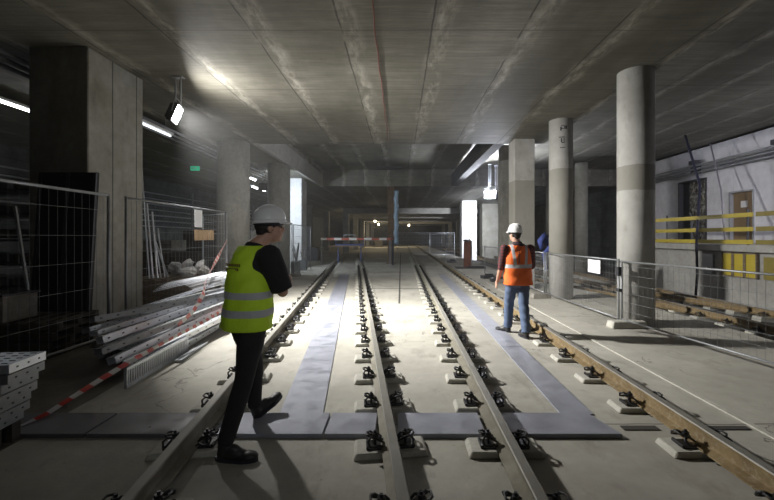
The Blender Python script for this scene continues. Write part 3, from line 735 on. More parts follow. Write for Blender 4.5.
for x in (-.35, .35): m.bar((x, 0, 1.15), (x, 0, 1.35), .04, .04)
m.build('hoop', 'galvd', t)
# buffer post right
t = thing('buffer_post', 'squat red-brown post on a dark base beside the right track', 'post', (3.50, 20.3, 0))
m = MB(); m.box((0, 0, .74), (.36, .36, 1.36), taper=.86); m.build('shaft', 'redpost', t, bevel=.02)
m = MB(); m.box((.19, 0, .74), (.05, .42, 1.36)); m.build('side_plate', 'galvd', t)
m = MB(); m.tube([(0, 0, 1.40), (0, 0, 1.5)], [.25, .15], 12); m.build('cap', 'darksteel', t)
m = MB(); m.box((.15, 0, .03), (1.5, .7, .06)); m.box((.4, -.25, .09), (.9, .14, .07)); m.build('base', 'darksteel', t)
for i, (x, y) in enumerate(((3.55, 14.2), (3.45, 15.3), (3.3, 25))):
    m = MB(); m.box((0, 0, .06), (.5, .3, .12), Matrix.Rotation(.3*i, 3, 'Z')); m.box((.05, .02, .15), (.3, .2, .06)); o = m.build('timber_offcut', 'darksteel'); o.location = (x, y, 0)
    tag(o, ['dark block lying by the fence left of the worker in orange', 'dark block lying further back by the fence', 'small dark block near the far low fence'][i], 'block')
m = MB(); m.tube([(4.35, 12.0, 1.25), (4.3, 11.95, 1.5), (4.42, 11.95, 1.7), (4.5, 12, 1.45), (4.6, 12, 1.75), (4.62, 12.02, 1.3), (4.45, 12.02, 1.1), (4.5, 12.02, .6)], [.05, .1, .09, .12, .06, .1, .08, .05], 10)
tag(m.build('blue_cloth', simple('dark blue cloth', (.04, .06, .22), .8), origin=(4.4, 12, 1), smooth=True), 'dark blue cloth hung on the fence between worker and round column', 'cloth')

# ------------------------------------------------------------------ left clutter
# steel channels
def channel(a, b, w_, h_, roll, label, group=None, mat='galv', holes=True, name='steel_channel'):
    a, b = Vector(a), Vector(b); d = b-a; L_ = d.length
    q = d.to_track_quat('Y', 'Z').to_matrix() @ Matrix.Rotation(roll, 3, 'Y')
    m = MB(); th = .004
    m.box(a + q @ Vector((0, L_/2, 0)), (w_, L_, th), q)
    for s_ in (-1, 1): m.box(a + q @ Vector((s_*(w_/2-th/2), L_/2, -h_/2)), (th, L_, h_), q)
    for s_ in (-1, 1): m.box(a + q @ Vector((s_*(w_/2-.012), L_/2, -h_)), (.024, L_, th), q)
    if holes:
        m.cur = 1; y = .08
        while y < L_-.05:
            m.box(a + q @ Vector((0, y, .0025)), (w_*.16, .03, .003), q)
            for s_ in (-1, 1): m.box(a + q @ Vector((s_*(w_/2+.0005), y, -h_*.5)), (.002, .035, h_*.2), q)
            y += .22
    tag(m.build(name, [mat, 'black'], origin=a), label, 'steel profile', group); t = None
    return t
chs = [((-4.02, 5.0, .60), (-2.95, 8.2, .60), .10, .07), ((-3.85, 4.85, .47), (-3.25, 8.4, .62), .12, .06), ((-3.62, 4.75, .45), (-3.30, 8.3, .52), .09, .08),
       ((-3.50, 4.62, .36), (-3.05, 8.1, .50), .10, .07), ((-3.36, 4.5, .26), (-3.12, 8.0, .42), .10, .08), ((-3.20, 4.45, .21), (-3.02, 7.8, .32), .08, .07),
       ((-3.95, 4.9, .50), (-3.9, 8.2, .50), .10, .06), ((-4.1, 5.3, .40), (-3.7, 8.6, .48), .10, .06), ((-3.75, 5.1, .33), (-3.6, 8.5, .4), .12, .06),
       ((-3.55, 5.0, .22), (-3.4, 8.3, .24), .12, .08), ((-3.9, 5.2, .22), (-3.75, 8.3, .22), .12, .08), ((-3.4, 5.1, .10), (-3.3, 8.3, .10), .12, .08), ((-3.7, 5.1, .10), (-3.65, 8.3, .10), .12, .08), ((-4.0, 5.3, .10), (-3.95, 8.2, .10), .12, .08), ((-3.17, 5.0, .10), (-3.22, 8.0, .12), .1, .08),
       ((-4.15, 5.7, .54), (-3.2, 8.6, .68), .06, .05), ((-4.25, 5.9, .5), (-3.9, 8.3, .64), .06, .05)]
nm = ['steel channel on top of the pile, its end furthest left', 'bright steel channel sloping up across the top of the pile', 'steel channel whose end hangs out over the pile middle', 'bright slotted steel channel at chest of the pile, just under its top',
      'slotted steel channel end second lowest on the pile\'s right side', 'lowest steel channel above the striped barrier tape']
for i, (a, b_, w_, h_) in enumerate(chs):
    a = (a[0]+.10, a[1]-.1+R.uniform(-.15, .15), a[2]); b_ = (b_[0]+R.uniform(-.08, .08), b_[1]+R.uniform(-.3, .2), b_[2]+R.uniform(-.01, .03)); g = None if i < 6 else 'steel channels buried in the pile'
    channel(a, b_, w_, h_, R.uniform(-.25, .25), nm[i] if i < 6 else 'galvanised steel channel buried within the pile', g, 'galv' if i % 3 else 'galvd')
# slotted metal sheets standing on the floor along the pile
def slotsheet(a, b_, h_, label):
    a, b_ = Vector(a), Vector(b_); L_ = (b_-a).length; rz = math.atan2((b_-a).y, (b_-a).x)
    m = MB(); m.box((L_/2, 0, h_-.015), (L_, .03, .03)); m.box((L_/2, 0, .015), (L_, .03, .03)); m.box((L_/2, .0, h_/2), (L_, .004, h_)); m.box((.01, 0, h_/2), (.02, .03, h_)); m.box((L_-.01, 0, h_/2), (.02, .03, h_))
    x = .045
    while x < L_-.03: m.box((x, -.008, h_/2), (.016, .012, h_-.07)); x += .042
    m.cur = 1; x = .066
    while x < L_-.04: m.box((x, -.0035, h_/2), (.02, .004, h_*.55)); x += .042
    o = m.build('slotted_sheet', ['galv', 'black']); o.location = a; o.rotation_euler = (0, 0, rz); tag(o, label, 'metal sheet')
slotsheet((-2.93, 4.16, 0), (-3.0, 5.5, 0), .22, 'ribbed galvanised sheet on edge before the pile, nearest')
slotsheet((-3.10, 5.35, 0), (-3.42, 7.55, 0), .24, 'ribbed galvanised sheet on edge behind the nearest one')
m = MB(); m.bar((-2.86, 5.02, .02), (-2.95, 5.9, .02), .09, .03); tag(m.build('steel_offcut', 'galvd', origin=(-2.9, 5.4, 0)), 'dull flat bar lying on the floor beside the ribbed sheet', 'bar')
# mesh roll on top of the pile end
t = thing('wire_mesh_sheet', 'pale wire mesh sheet curled on the far end of the pile', 'wire mesh', (-3.7, 7.2, .70))
m = MB()
for k in range(13):
    a = k/12; m.tube([(-.35+.7*a, -.8, .02+.16*math.sin(PI*a)), (-.30+.7*a, .9, .05+.16*math.sin(PI*a))], .004, 4)
for k in range(24):
    y = -.8+1.7*k/23; m.tube([(-.35+.7*j/6, y, .03+.16*math.sin(PI*j/6)) for j in range(7)], .004, 4)
m.build('wires', 'galv', t)
# scaffold decks at left edge
names = ['topmost perforated steel deck of the left stack', 'second steel deck from the top of the left stack', 'third steel deck from the top of the left stack', 'fourth steel deck from the top of the left stack', 'fifth steel deck from the top of the left stack', 'sixth steel deck from the top of the left stack', 'bottom steel deck of the left stack']
for i in range(7):
    z = .70-.078*i; dl = ((-2.84-.03*i+.02*(i % 2), 2.98, z-.07))
    m = MB(); L_ = 1.6; W_ = .34
    m.box((-L_/2, 0, .065), (L_, W_, .004)); m.box((-L_/2, -W_/2, .035), (L_, .004, .065)); m.box((-L_/2, W_/2, .035), (L_, .004, .065)); m.box((0, 0, .035), (.004, W_, .065))
    m.box((-L_/2, -W_/2+.012, .004), (L_, .024, .004)); m.cur = 1
    if i < 3:
        for a in range(18):
            for b in range(5): m.box((-.06-a*.085, -.13+b*.065, .068), (.04, .012, .003))
    for a in range(8): m.box((-.1-a*.19, -W_/2-.002, .035), (.016, .002, .012))
    for b in range(3): m.box((.003, -.1+b*.1, .035), (.002, .016, .012))
    o = m.build('scaffold_deck', ['galv' if i == 0 else 'galvd', 'black']); o.location = dl; o.rotation_euler = (0, 0, .12); tag(o, names[i], 'scaffold deck')
m = MB(); 
for k in range(3): m.box((-3.9, 2.85+.15*k-.05, .08), (1.7, .07, .155))
tag(m.build('timber_bearer', 'wooddark', origin=(-3.5, 2.9, 0)), 'dark timber bearers under the stack of steel decks', 'timber')
# barrier tape
def ribbon(pts, w_, label, sp=.16):
    pts = [Vector(p) for p in pts]; fine = []
    for i in range(len(pts)-1):
        for k in range(10): fine.append(pts[i].lerp(pts[i+1], k/10))
    fine.append(pts[-1]); m = MB(); d = 0; mi = []
    vs = []
    # resample at stripe length
    res = [fine[0]]; acc = 0
    for i in range(1, len(fine)):
        seg = fine[i]-fine[i-1]; l = seg.length; s0 = 0
        while acc+l-s0 >= sp:
            s0 += sp-acc; res.append(fine[i-1]+seg*(s0/l)); acc = 0
        acc += l-s0
    n = len(res)
    for i, p_ in enumerate(res):
        t_ = (res[min(i+1, n-1)]-res[max(0, i-1)]).normalized(); a = .5*math.sin(i*.35)
        up = Vector((math.sin(a)*.6, 0, math.cos(a))); up = (up-t_*up.dot(t_)); up = up.normalized() if up.length > .2 else Vector((0, 1, 0))
        sh = t_*w_*.35
        m.v += [p_-up*w_/2-sh, p_+up*w_/2+sh]
    for i in range(n-1): m.f.append((2*i, 2*i+2, 2*i+3, 2*i+1)); m.mi.append(i % 2)
    o = m.build('barrier_tape', [M['tapew'], M['taper']], origin=res[0]); md = o.modifiers.new('s', 'SOLIDIFY'); md.thickness = .0015
    return tag(o, label, 'barrier tape')
M['tapew'] = simple('white tape', (.45, .44, .42), .45, 0, .05, 9, .0); M['taper'] = simple('red tape', (.40, .035, .025), .45, 0, .1, 9, .0)
ribbon([(-4.16, 9.38, 1.54), (-3.78, 8.1, 1.20), (-3.38, 6.8, .88), (-3.10, 6.15, .72), (-3.03, 5.7, .52), (-3.02, 5.3, .42)], .08, 'red and white tape hanging from the fence end down to the pile', .11)
ribbon([(-3.05, 7.3, .42), (-2.94, 6.0, .36), (-2.91, 5.0, .33), (-2.92, 4.3, .28), (-3.02, 3.9, .18), (-3.12, 3.45, .06), (-3.20, 3.15, .012)], .05, 'red and white tape stretched along the pile to the dark floor', .10)
# black board leaning on pier
t = thing('black_board', 'large black board leaning on the dark front of the pier', 'board', (-5.1, 5.88, .50))
m = MB(); q = Matrix.Rotation(-.07, 3, 'X')
m.box(q @ Vector((0, 0, 1.06)), (.88, .04, 2.12), q); m.build('sheet', 'black', t)
m = MB()
for x in (-.42, 0, .42): m.box(q @ Vector((x, -.03, 1.06)), (.04, .03, 2.1), q)
m.build('batten', 'darksteel', t)
m = MB(); m.bar((-5.2, 5.45, .88), (-5.38, 5.45, 2.05), .03, .03); tag(m.build('pale_rod', 'galv', origin=(-5.2, 5.45, .9)), 'pale slanting rod before the black board', 'rod')
# stacks of dark pallets / planks beneath
def pallet(x, y, z, rz, label, mat='wooddark', group=None, w_=1.2, l_=.9):
    t = thing('pallet', label, 'pallet', (x, y, z), group, rz)
    for k in range(3):
        m = MB(); m.box((0, -l_/2+.06+k*(l_-.12)/2, .06), (w_, .09, .08)); m.build('bearer', mat, t)
    for k in range(6):
        m = MB(); m.box((-w_/2+.06+k*(w_-.12)/5, 0, .112), (.10, l_, .022)); m.build('slat', mat, t)
    m = MB()
    for k in range(3): m.box((-w_/2+.06+k*(w_-.12)/2, 0, .010), (.10, l_, .02))
    m.build('base_board', mat, t); return t
for i in range(4): pallet(-5.25+.03*i, 5.48, .125*i, .05*i, ['dark pallet at the bottom of the stack under the black board', 'second dark pallet from the floor under the black board', 'third dark pallet from the floor under the black board', 'top dark pallet under the black board'][i])
for i in range(4): pallet(-6.7+.03*i, 5.2, .125*i, -.05*i, ['dark pallet at the floor beyond the left fence', 'second dark pallet beyond the left fence', 'third dark pallet beyond the left fence', 'top dark pallet beyond the left fence'][i])
for k in range(8):
    m = MB(); m.box((0, 0, .0), (.05, 2.0, .05)); o = m.build('steel_tube', 'galvd'); o.location = (-6.95+.07*k, 5.2, .55+.03*(k % 2)); o.rotation_euler = (0, 0, .02*k); tag(o, 'square steel tube on the pallets beyond the left fence', 'tube', 'square tubes on the left pallets')
t = thing('tool_crate', 'dim grey crate beyond the left fence', 'crate', (-5.45, 5.3, .5))
m = MB(); m.box((0, 0, .17), (.6, .5, .34)); m.build('body', 'blockdark', t, bevel=.01)
m = MB(); m.box((0, 0, .355), (.64, .54, .03)); m.build('lid', 'darksteel', t)
# stacked grating racks at far left
t = thing('storage_rack', 'rack of steel gratings behind the left fence', 'rack', (-7.4, 7.2, 0))
for s_ in (-1, 1):
    for q_ in (-1, 1):
        m = MB(); m.box((s_*1.1, q_*.45, 1.25), (.06, .06, 2.5)); m.build('post', 'darksteel', t)
for k in range(6):
    m = MB(); m.box((0, 0, .3+.42*k), (2.3, .95, .04)); m.build('shelf', 'galvd', t)
    for j in range(5):
        m = MB(); m.box((-.85+.43*j, -.1, .42+.42*k), (.36, .7, .16)); m.build('grating', 'galvd' if (j+k) % 3 else 'blockdark', t, bevel=.02)
# ladders/poles leaning on pier end
wp = lambda px, py, Y: ((px-400)*Y/390, Y, 1.62-(py-237)*Y/390)
for i, (bx, tx, ty, yy) in enumerate(((149.5, 143.8, 160, 8.05), (153, 149.5, 204, 8.1), (157.5, 154.5, 212, 8.15), (161, 155, 222, 8.22), (165, 160, 228, 8.3), (168, 156.5, 238, 8.4))):
    p0 = list(wp(bx, 270, yy)); p0[2] = .765; p1 = list(wp(tx, ty, yy)); p1[1] -= .08
    m = MB(); m.bar(p0, p1, .045, .025); tag(m.build('steel_profile', 'galv', origin=p0), ['tallest steel profile leaning by the pier edge', 'second tallest steel profile leaning by the pier', 'steel profile in the middle of the leaning bundle', 'steel profile right of the middle of the leaning bundle', 'short steel profile near the right of the leaning bundle', 'shortest rightmost steel profile of the leaning bundle'][i], 'steel profile')
for i in range(6): pallet(-5.0, 8.75, .125*i, .02*i-.05, 'weathered timber pallet stacked under the leaning steel profiles' if i < 5 else 'topmost timber pallet, carrying the leaning profiles and white sacks', 'wood', 'pallets under the leaning profiles' if i < 5 else None, w_=1.4, l_=1.5)
sk = [(-4.62, 8.5, .86, .13), (-4.95, 9.05, .87, .15), (-4.55, 9.0, .86, .14), (-5.3, 9.2, .88, .15), (-4.8, 8.8, .98, .12), (-4.5, 8.75, .97, .10)]
for i, (x, y, z, s_) in enumerate(sk):
    m = MB(); m.ball((0, 0, 0), (s_*1.5, s_, s_*.75), 12)
    rr = random.Random(i)
    m.v = [v*(1+rr.uniform(-.2, .2)) for v in m.v]
    o = m.build('white_sack', 'bag', smooth=False); o.location = (x, y, z); o.rotation_euler = (0, .2*i, .7*i)
    tag(o, 'lumpy white sack piled on the pallets behind the left fence', 'sack', 'white sacks behind the left fence')
for i, (x, y, sx, sy, sz) in enumerate(((-7.6, 12.5, 2.6, .8, 1.15), (-9.6, 15.0, 2.2, 1.0, 1.5), (-8.3, 18, 3.0, .8, 1.9))):
    m = MB(); m.box((0, 0, sz/2), (sx, sy, sz)); 
    for k in range(int(sz/.18)): m.box((0, -sy/2-.01, .1+k*.18), (sx*1.01, .03, .05))
    o = m.build('timber_stack', ['wooddark', 'blockdark', 'wooddark'][i], bevel=.01); o.location = (x, y, 0); tag(o, ['dark strapped timber stack behind the sacks', 'grey strapped material stack by the left wall', 'long dark timber stack furthest back on the left'][i], 'stack')
# clutter by second left column
for i in range(5): pallet(-4.98, 14.3, .13*i, .03*i, ['bottom pallet of the stack behind the worker\'s shoulder', 'second pallet of the stack behind the worker\'s shoulder', 'third pallet of the stack behind the worker\'s shoulder', 'fourth pallet of the stack behind the worker\'s shoulder', 'top pallet of the stack behind the worker\'s shoulder'][i], 'wood', w_=.85, l_=.8)
m = MB(); m.ball((0, 0, .25), (.35, .3, .3), 12); o = m.build('dark_bag', 'cable', smooth=True); o.location = (-4.75, 15.2, 0); tag(o, 'dark filled bag beside the pallet stack', 'bag')
for i, (x, y, h_) in enumerate(((-4.75, 17.6, 1.2), (-4.9, 18.3, 1.35), (-4.72, 18.9, 1.0))):
    m = MB(); m.bar((0, 0, 0), (.12, .1, h_), .08, .05); m.bar((.15, .1, 0), (-.1, .05, h_*.9), .06, .05); m.box((0, .1, .25), (.35, .3, .5)); o = m.build('scrap_bundle', 'galvd'); o.location = (x, y, 0)
    tag(o, ['bundle of steel scrap leaning behind the fence, nearest', 'bundle of steel scrap leaning behind the fence, tallest', 'bundle of steel scrap leaning behind the fence, furthest'][i], 'scrap')
for i, (x, y) in enumerate(((-6.6, 24.2), (-6.2, 27))):
    m = MB(); m.box((0, 0, .4), (1.2, .8, .8)); m.box((0, 0, .85), (1.0, .6, .12)); o = m.build('equipment_box', 'darksteel', bevel=.02); o.location = (x, y, 0); tag(o, ['dark equipment box far behind the left fence', 'further dark equipment box by the tunnel mouth'][i], 'box')
m = MB(); m.box((0, 0, .68), (1.3, 1.2, 1.36)); m.box((0, 0, 1.42), (1.0, 1.0, .15)); o = m.build('machine', 'wooddark', bevel=.05); o.location = (-3.5, 64, 0); tag(o, 'dim machine standing deep in the lit tunnel', 'machine')

# ------------------------------------------------------------------ people
exec_people = True
def vec(az): return Vector((math.cos(az), math.sin(az), 0))
def head_parts(m, c, fa, tilt=0):
    """head around c (ear level); fa = facing azimuth"""
    f = vec(fa); r = Vector((f.y, -f.x, 0)); up = Vector((0, 0, 1)); yaw = fa-PI/2
    P = lambda x, y, z: c+r*x+f*y+up*z
    rot = Matrix((r, f, up)).transposed()
    m.ball(P(0, -.012, .035), (.076, .096, .095), 20, rot)
    m.ball(P(0, .028, -.035), (.060, .070, .078), 18, rot)
    m.ball(P(0, .062, -.082), (.030, .026, .022), 12, rot)          # chin
    m.ball(P(0, .100, -.012), (.012, .018, .016), 10, rot)          # nose tip
    m.caps(P(0, .090, .022), P(0, .106, -.010), .008, .011, 8)
    m.ball(P(0, .094, -.046), (.022, .010, .009), 10, rot)          # mouth
    m.ball(P(0, .084, .032), (.05, .014, .010), 10, rot)            # brow
    for s_ in (-1, 1):
        m.ball(P(s_*.078, -.005, -.002), (.010, .020, .032), 10, rot)   # ear
        m.ball(P(s_*.040, .062, -.018), (.018, .02, .018), 8, rot)
    return P, rot
def helmet(parent, P, rot, fa, tilt=.0):
    yaw = fa-PI/2; f = vec(fa)
    o = P(0, -.005, .055); rings = []
    for i in range(9):
        th = i/8*PI/2*.98; k = math.cos(th)
        c_ = o+Vector((0, 0, .130*math.sin(th))); rings.append((c_.x, c_.y, c_.z, .108*k**.75+.002, .128*k**.75+.002, yaw, tilt))
    m = MB(); m.loft(rings, 32)
    m.loft([(o.x, o.y, o.z-.012, .113, .134, yaw, tilt), (o.x, o.y, o.z+.000, .113, .134, yaw, tilt), (o.x, o.y, o.z+.014, .107, .127, yaw, tilt)], 32)
    for x in (-.03, 0, .03):
        pts = []
        for i in range(11):
            a = PI*(.12+.76*i/10); pts.append(P(x, -.005-.122*math.cos(a), .055+.131*math.sin(a)+.0))
        m.tube(pts, .007, 6)
    ob = m.build('shell', 'whiteplastic', parent, smooth=True)
    m = MB(); yv = math.sin(tilt)
    pts = []; vs = []; n = 14
    for i in range(n+1):
        a = math.radians(25+130*i/n)
        for rr, dz in ((1, -.006), (1.36, -.020)):
            for h in (0, .006):
                lx, ly = .109*math.cos(a)*(1 if rr == 1 else 1.0), .130*math.sin(a)*(rr if True else 1)
                vs.append(P(lx, ly-.005, .052+dz+h+ly*yv))
    fs = []
    for i in range(n):
        b = 4*i; fs += [(b, b+2, b+6, b+4), (b+1, b+5, b+7, b+3), (b+2, b+3, b+7, b+6), (b, b+4, b+5, b+1)]
    fs += [(0, 1, 3, 2), (4*n, 4*n+2, 4*n+3, 4*n+1)]
    m.add(vs, fs); m.build('peak', 'whiteplastic', parent, smooth=False)
    # dark inner band under the shell
    q = P(0, -.005, .040); m = MB(); m.loft([(q.x, q.y, q.z-.022, .088, .108, yaw), (q.x, q.y, q.z+.012, .108, .130, yaw)], 24); m.build('headband', 'cable', parent, smooth=True)
def hand(m, w, d, palm_n, side, curl=.5, s_=1):
    """w wrist, d direction of fingers, palm_n palm normal, side: thumb direction"""
    d = Vector(d).normalized(); pn = Vector(palm_n); pn = (pn-d*pn.dot(d)).normalized(); t = pn.cross(d) * side
    w = Vector(w)
    rot = Matrix((t, d, pn)).transposed()
    m.ball(w+d*.050, (.041, .055, .016), 14, rot)
    m.caps(w-d*.02, w+d*.03, .026, .024, 12)
    for k, (off, L_) in enumerate(((.030, .070), (.010, .078), (-.011, .072), (-.031, .056))):
        a = w+d*.088+t*off; p = [a-d*.03, a]; dd = d.copy(); q = a.copy()
        for j, fr in enumerate((.45, .32, .23)):
            dd = (dd+pn*curl*(.5+.35*j)).normalized(); q = q+dd*L_*fr; p.append(q.copy())
        m.tube(p, [.009, .0095, .0088, .0080, .0066], 8)
    a = w+d*.030+t*.034; b = a+(t*.75+d*.65).normalized()*.038; c_ = b+(d*.9+pn*.45+t*.1).normalized()*.032
    m.tube([w+d*.02+t*.01, a, b, c_], [.014, .0125, .0105, .0085], 8)
def shoe(parent, heel, az, pitch, mat='shoe', name='shoe'):
    d = vec(az)*math.cos(pitch)+Vector((0, 0, math.sin(pitch))); r = Vector((math.sin(az), -math.cos(az), 0)); up = r.cross(d); heel = Vector(heel)
    m = MB(); P = lambda x, y, z: heel+r*x+d*y+up*z
    rot = Matrix((r, d, up)).transposed()
    m.caps(P(0, .045, .060), P(0, .05, .125), .044, .043, 14)
    m.ball(P(0, .05, .045), (.042, .055, .045), 14, rot); m.ball(P(0, .13, .045), (.044, .085, .045), 16, rot)
    m.ball(P(0, .22, .035), (.050, .072, .034), 16, rot); m.ball(P(0, .10, .075), (.036, .07, .04), 14, rot)
    o = remesh(m.build(name, mat, parent), .007, 5)
    m = MB(); n = 20; lo = []; hi = []
    for k in range(n):
        a = 2*PI*k/n; yy = .135+.155*math.sin(a); xx = .046*math.cos(a)*(1.12 if math.sin(a) > 0 else .92)
        lo.append(P(xx, yy, 0)); hi.append(P(xx*1.02, yy, .024))
    m.add(lo+hi, [tuple(reversed(range(n))), tuple(range(n, 2*n))]+[(i, (i+1) % n, n+(i+1) % n, n+i) for i in range(n)]); m.build('sole', 'cable', o)
    return P(0, .05, .11)

def vestmat(name, base, kind):
    m = NT(name); p = m.xyz(m.obj()); x, y, z = p
    f = None
    if kind == 'yellow': bands = [(.985, 1.035), (1.115, 1.165)]
    else: bands = [(1.115, 1.175)]
    for lo, hi in bands:
        b = m.band(m.math('ADD', z, m.math('MULTIPLY', m.noise(4, 2, .5, m.obj()), .02)), lo+.01, hi+.01); f = b if f is None else m.math('MAXIMUM', f, b)
    if kind == 'orange':
        ax = m.math('ABSOLUTE', m.math('SUBTRACT', x, .0)); 
        tgt = m.math('ADD', .085, m.math('MULTIPLY', m.math('SUBTRACT', z, 1.17), .12))
        b = m.math('MULTIPLY', m.math('LESS_THAN', m.math('ABSOLUTE', m.math('SUBTRACT', ax, tgt)), .024), m.math('GREATER_THAN', z, 1.15))
        f = m.math('MAXIMUM', f, b)
    wr = m.noise(9, 4, .6, m.obj()); col = m.mix(wr, tuple(c_*.8 for c_ in base), base)
    col = m.mix(f, col, (.42, .43, .44)); m.bump(m.noise(7, 3, .6, m.obj(), stretch=(1, 1, .5)), .5, .03)
    return m.done(col, .75)
M['vesty'] = vestmat('yellow hi vis cloth', (.58, .85, .03), 'yellow')
M['vesto'] = vestmat('orange hi vis cloth', (.95, .17, .02), 'orange')
def plaid():
    m = NT('dark red checked cloth'); p = m.xyz(m.obj())
    a = m.line(p[0], 0, .05, .015); b = m.line(p[2], 0, .05, .015)
    return m.done(m.mix(m.math('MAXIMUM', a, b), (.14, .025, .025), (.035, .015, .02)), .85)
M['plaid'] = plaid()
M['jeans'] = simple('blue denim', (.085, .12, .20), .85, 0, .3, 6, .4)
M['trouser'] = simple('black trouser cloth', (.015, .014, .015), .9, 0, .3, 8, .4)

def leg_mesh(m, hip, knee, ank, r):
    m.tube([hip+Vector((0, 0, .06)), hip, hip.lerp(knee, .35), hip.lerp(knee, .75), knee, knee.lerp(ank, .3), knee.lerp(ank, .7), ank], r, 18)

# ---- worker in the yellow vest
def person_yellow():
    ox, oy = -1.17, 3.05
    t = thing('person', 'person in white helmet and yellow vest striding with arms folded, seen from behind', 'person', (ox, oy, 0))
    tf = math.radians(54); yt = tf-PI/2; fT = vec(tf); rT = Vector((fT.y, -fT.x, 0)); lf = math.radians(50); fL = vec(lf); rL = Vector((fL.y, -fL.x, 0))
    up = Vector((0, 0, 1)); hipc = Vector((-.02, 0, .93))
    hr = hipc+rL*.085; hl = hipc-rL*.085
    foot_r = Vector((-.15, -.21, 0)); az_r = math.radians(-2)
    foot_l = Vector((-.10, .36, .015)); az_l = math.radians(48)
    ar = shoe(t, foot_r, az_r, 0.0); al = shoe(t, foot_l, az_l, math.radians(26))
    kr = hr.lerp(ar, .5)+fL*.035; kl = hl.lerp(al, .5)+fL*.05
    m = MB(); R_ = [.092, .102, .098, .076, .068, .068, .061, .056]
    leg_mesh(m, hr, kr, ar, R_); leg_mesh(m, hl, kl, al, R_)
    m.loft([(hipc.x, hipc.y, .80, .10, .09, lf-PI/2), (hipc.x, hipc.y, .87, .155, .115, lf-PI/2), (hipc.x, hipc.y, .97, .160, .115, yt), (hipc.x, hipc.y, 1.06, .145, .105, yt)], 24)
    remesh(m.build('trousers', 'trouser', t), .010, 6)
    # torso centreline leans a little forward
    def C(z): k = (z-.93)/.55; return Vector((-.02, 0, z))+fT*(.055*k)+rT*.0
    ts = [(.90, .160, .118), (1.0, .158, .118), (1.1, .155, .112), (1.2, .165, .116), (1.3, .180, .120), (1.38, .190, .115), (1.44, .170, .095), (1.48, .11, .075), (1.50, .06, .055)]
    sh_r = C(1.425)+rT*.20; sh_l = C(1.415)-rT*.15+fT*.05
    el_r = sh_r+fT*.09+rT*.035-up*.27; el_l = sh_l+fT*.13-rT*.05-up*.25
    wr_r = C(1.19)+fT*.26-rT*.10; wr_l = C(1.23)+fT*.22+rT*.07
    # body
    m = MB(); hc = C(1.63)+fT*.07+Vector((.05, -.01, 0))
    hf = math.radians(24)
    P, rot = head_parts(m, hc, hf)
    m.tube([C(1.44), C(1.50)+fT*.01, hc-up*.05-fT*.01], [.07, .060, .056], 14)
    m.loft([(C(z).x, C(z).y, z, a*.82, b*.82, yt) for z, a, b in ts], 24)
    for sh, el, wr in ((sh_r, el_r, wr_r), (sh_l, el_l, wr_l)):
        m.tube([sh, sh.lerp(el, .5), el, el.lerp(wr, .35), wr], [.052, .046, .041, .040, .027], 14); m.ball(el, .041, 12); m.ball(sh, .055, 12)
    hand(m, wr_r, (-rT+fT*.1-up*.0), -fT*1.0, 1, .7); hand(m, wr_l, (rT+fT*.1), -fT, -1, .7)
    leg_mesh(m, hr, kr, ar+up*.02, [x*.75 for x in R_]); leg_mesh(m, hl, kl, al+up*.02, [x*.75 for x in R_])
    remesh(m.build('body', 'skin', t), .006, 4)
    # face marks
    m = MB()
    for s_ in (-1, 1): m.ball(P(s_*.032, .084, .014), (.011, .006, .006), 8, rot)
    m.build('eyes', 'cable', t)
    m = MB(); m.ball(P(0, -.022, .030), (.081, .095, .088), 18, rot); m.ball(P(0, -.055, -.02), (.062, .05, .05), 14, rot); o = m.build('hair', 'hair', t, smooth=True)
    h = thing('hard_hat', None, None, (0, 0, 0)); h.parent = t; helmet(h, P, rot, hf, .05)
    # t-shirt
    m = MB(); m.loft([(C(z).x, C(z).y, z, a*.93, b*.93, yt) for z, a, b in ts if z > 1.0], 28)
    for sh, el in ((sh_r, el_r), (sh_l, el_l)): m.tube([sh-(el-sh)*.1, sh.lerp(el, .4), sh.lerp(el, .95)], [.086, .088, .080], 16); m.ball(sh, .086, 14)
    m.tube([C(1.46), C(1.515)+fT*.01], [.085, .068], 16)
    remesh(m.build('t_shirt', 'blackcloth', t), .010, 4)
    # vest
    m = MB(); vt = [(.885, .218, .175), (.95, .216, .172), (1.05, .210, .165), (1.15, .208, .160), (1.24, .206, .158), (1.30, .178, .156), (1.38, .150, .146), (1.44, .138, .126), (1.485, .115, .095), (1.50, .10, .085)]
    m.loft([(C(z).x-fT.x*.008-rT.x*.018*(z > 1.2), C(z).y-fT.y*.008-rT.y*.018*(z > 1.2), z, a, b, yt) for z, a, b in vt], 32)
    o = m.build('hi_vis_vest', 'vesty', t)
    remesh(o, .008, 3)
    rr = random.Random(5)
    for v in o.data.vertices:
        z = v.co.z; c_ = C(z); d = Vector((v.co.x-c_.x, v.co.y-c_.y, 0)); a = math.atan2(d.y, d.x)
        k = max(0, (1.35-z)/.45)
        v.co += d.normalized()*(.006*math.sin(5*a+z*6)*k+.005*math.sin(z*38+3*math.sin(a*2)))
    m = MB(); b0 = C(1.36)-fT*.156
    for j in range(2):
        for k in range(9-j):
            m.box(b0+rT*(-.095+.0215*k)+up*(.0-.032*j)-fT*(.005-abs(k-4)*.0006), (.014, .003, .020), Matrix((rT, fT, up)).transposed())
    m.build('lettering', 'olive', t)
    t.scale = (1.035, 1.035, 1.035)
    return t
person_yellow()

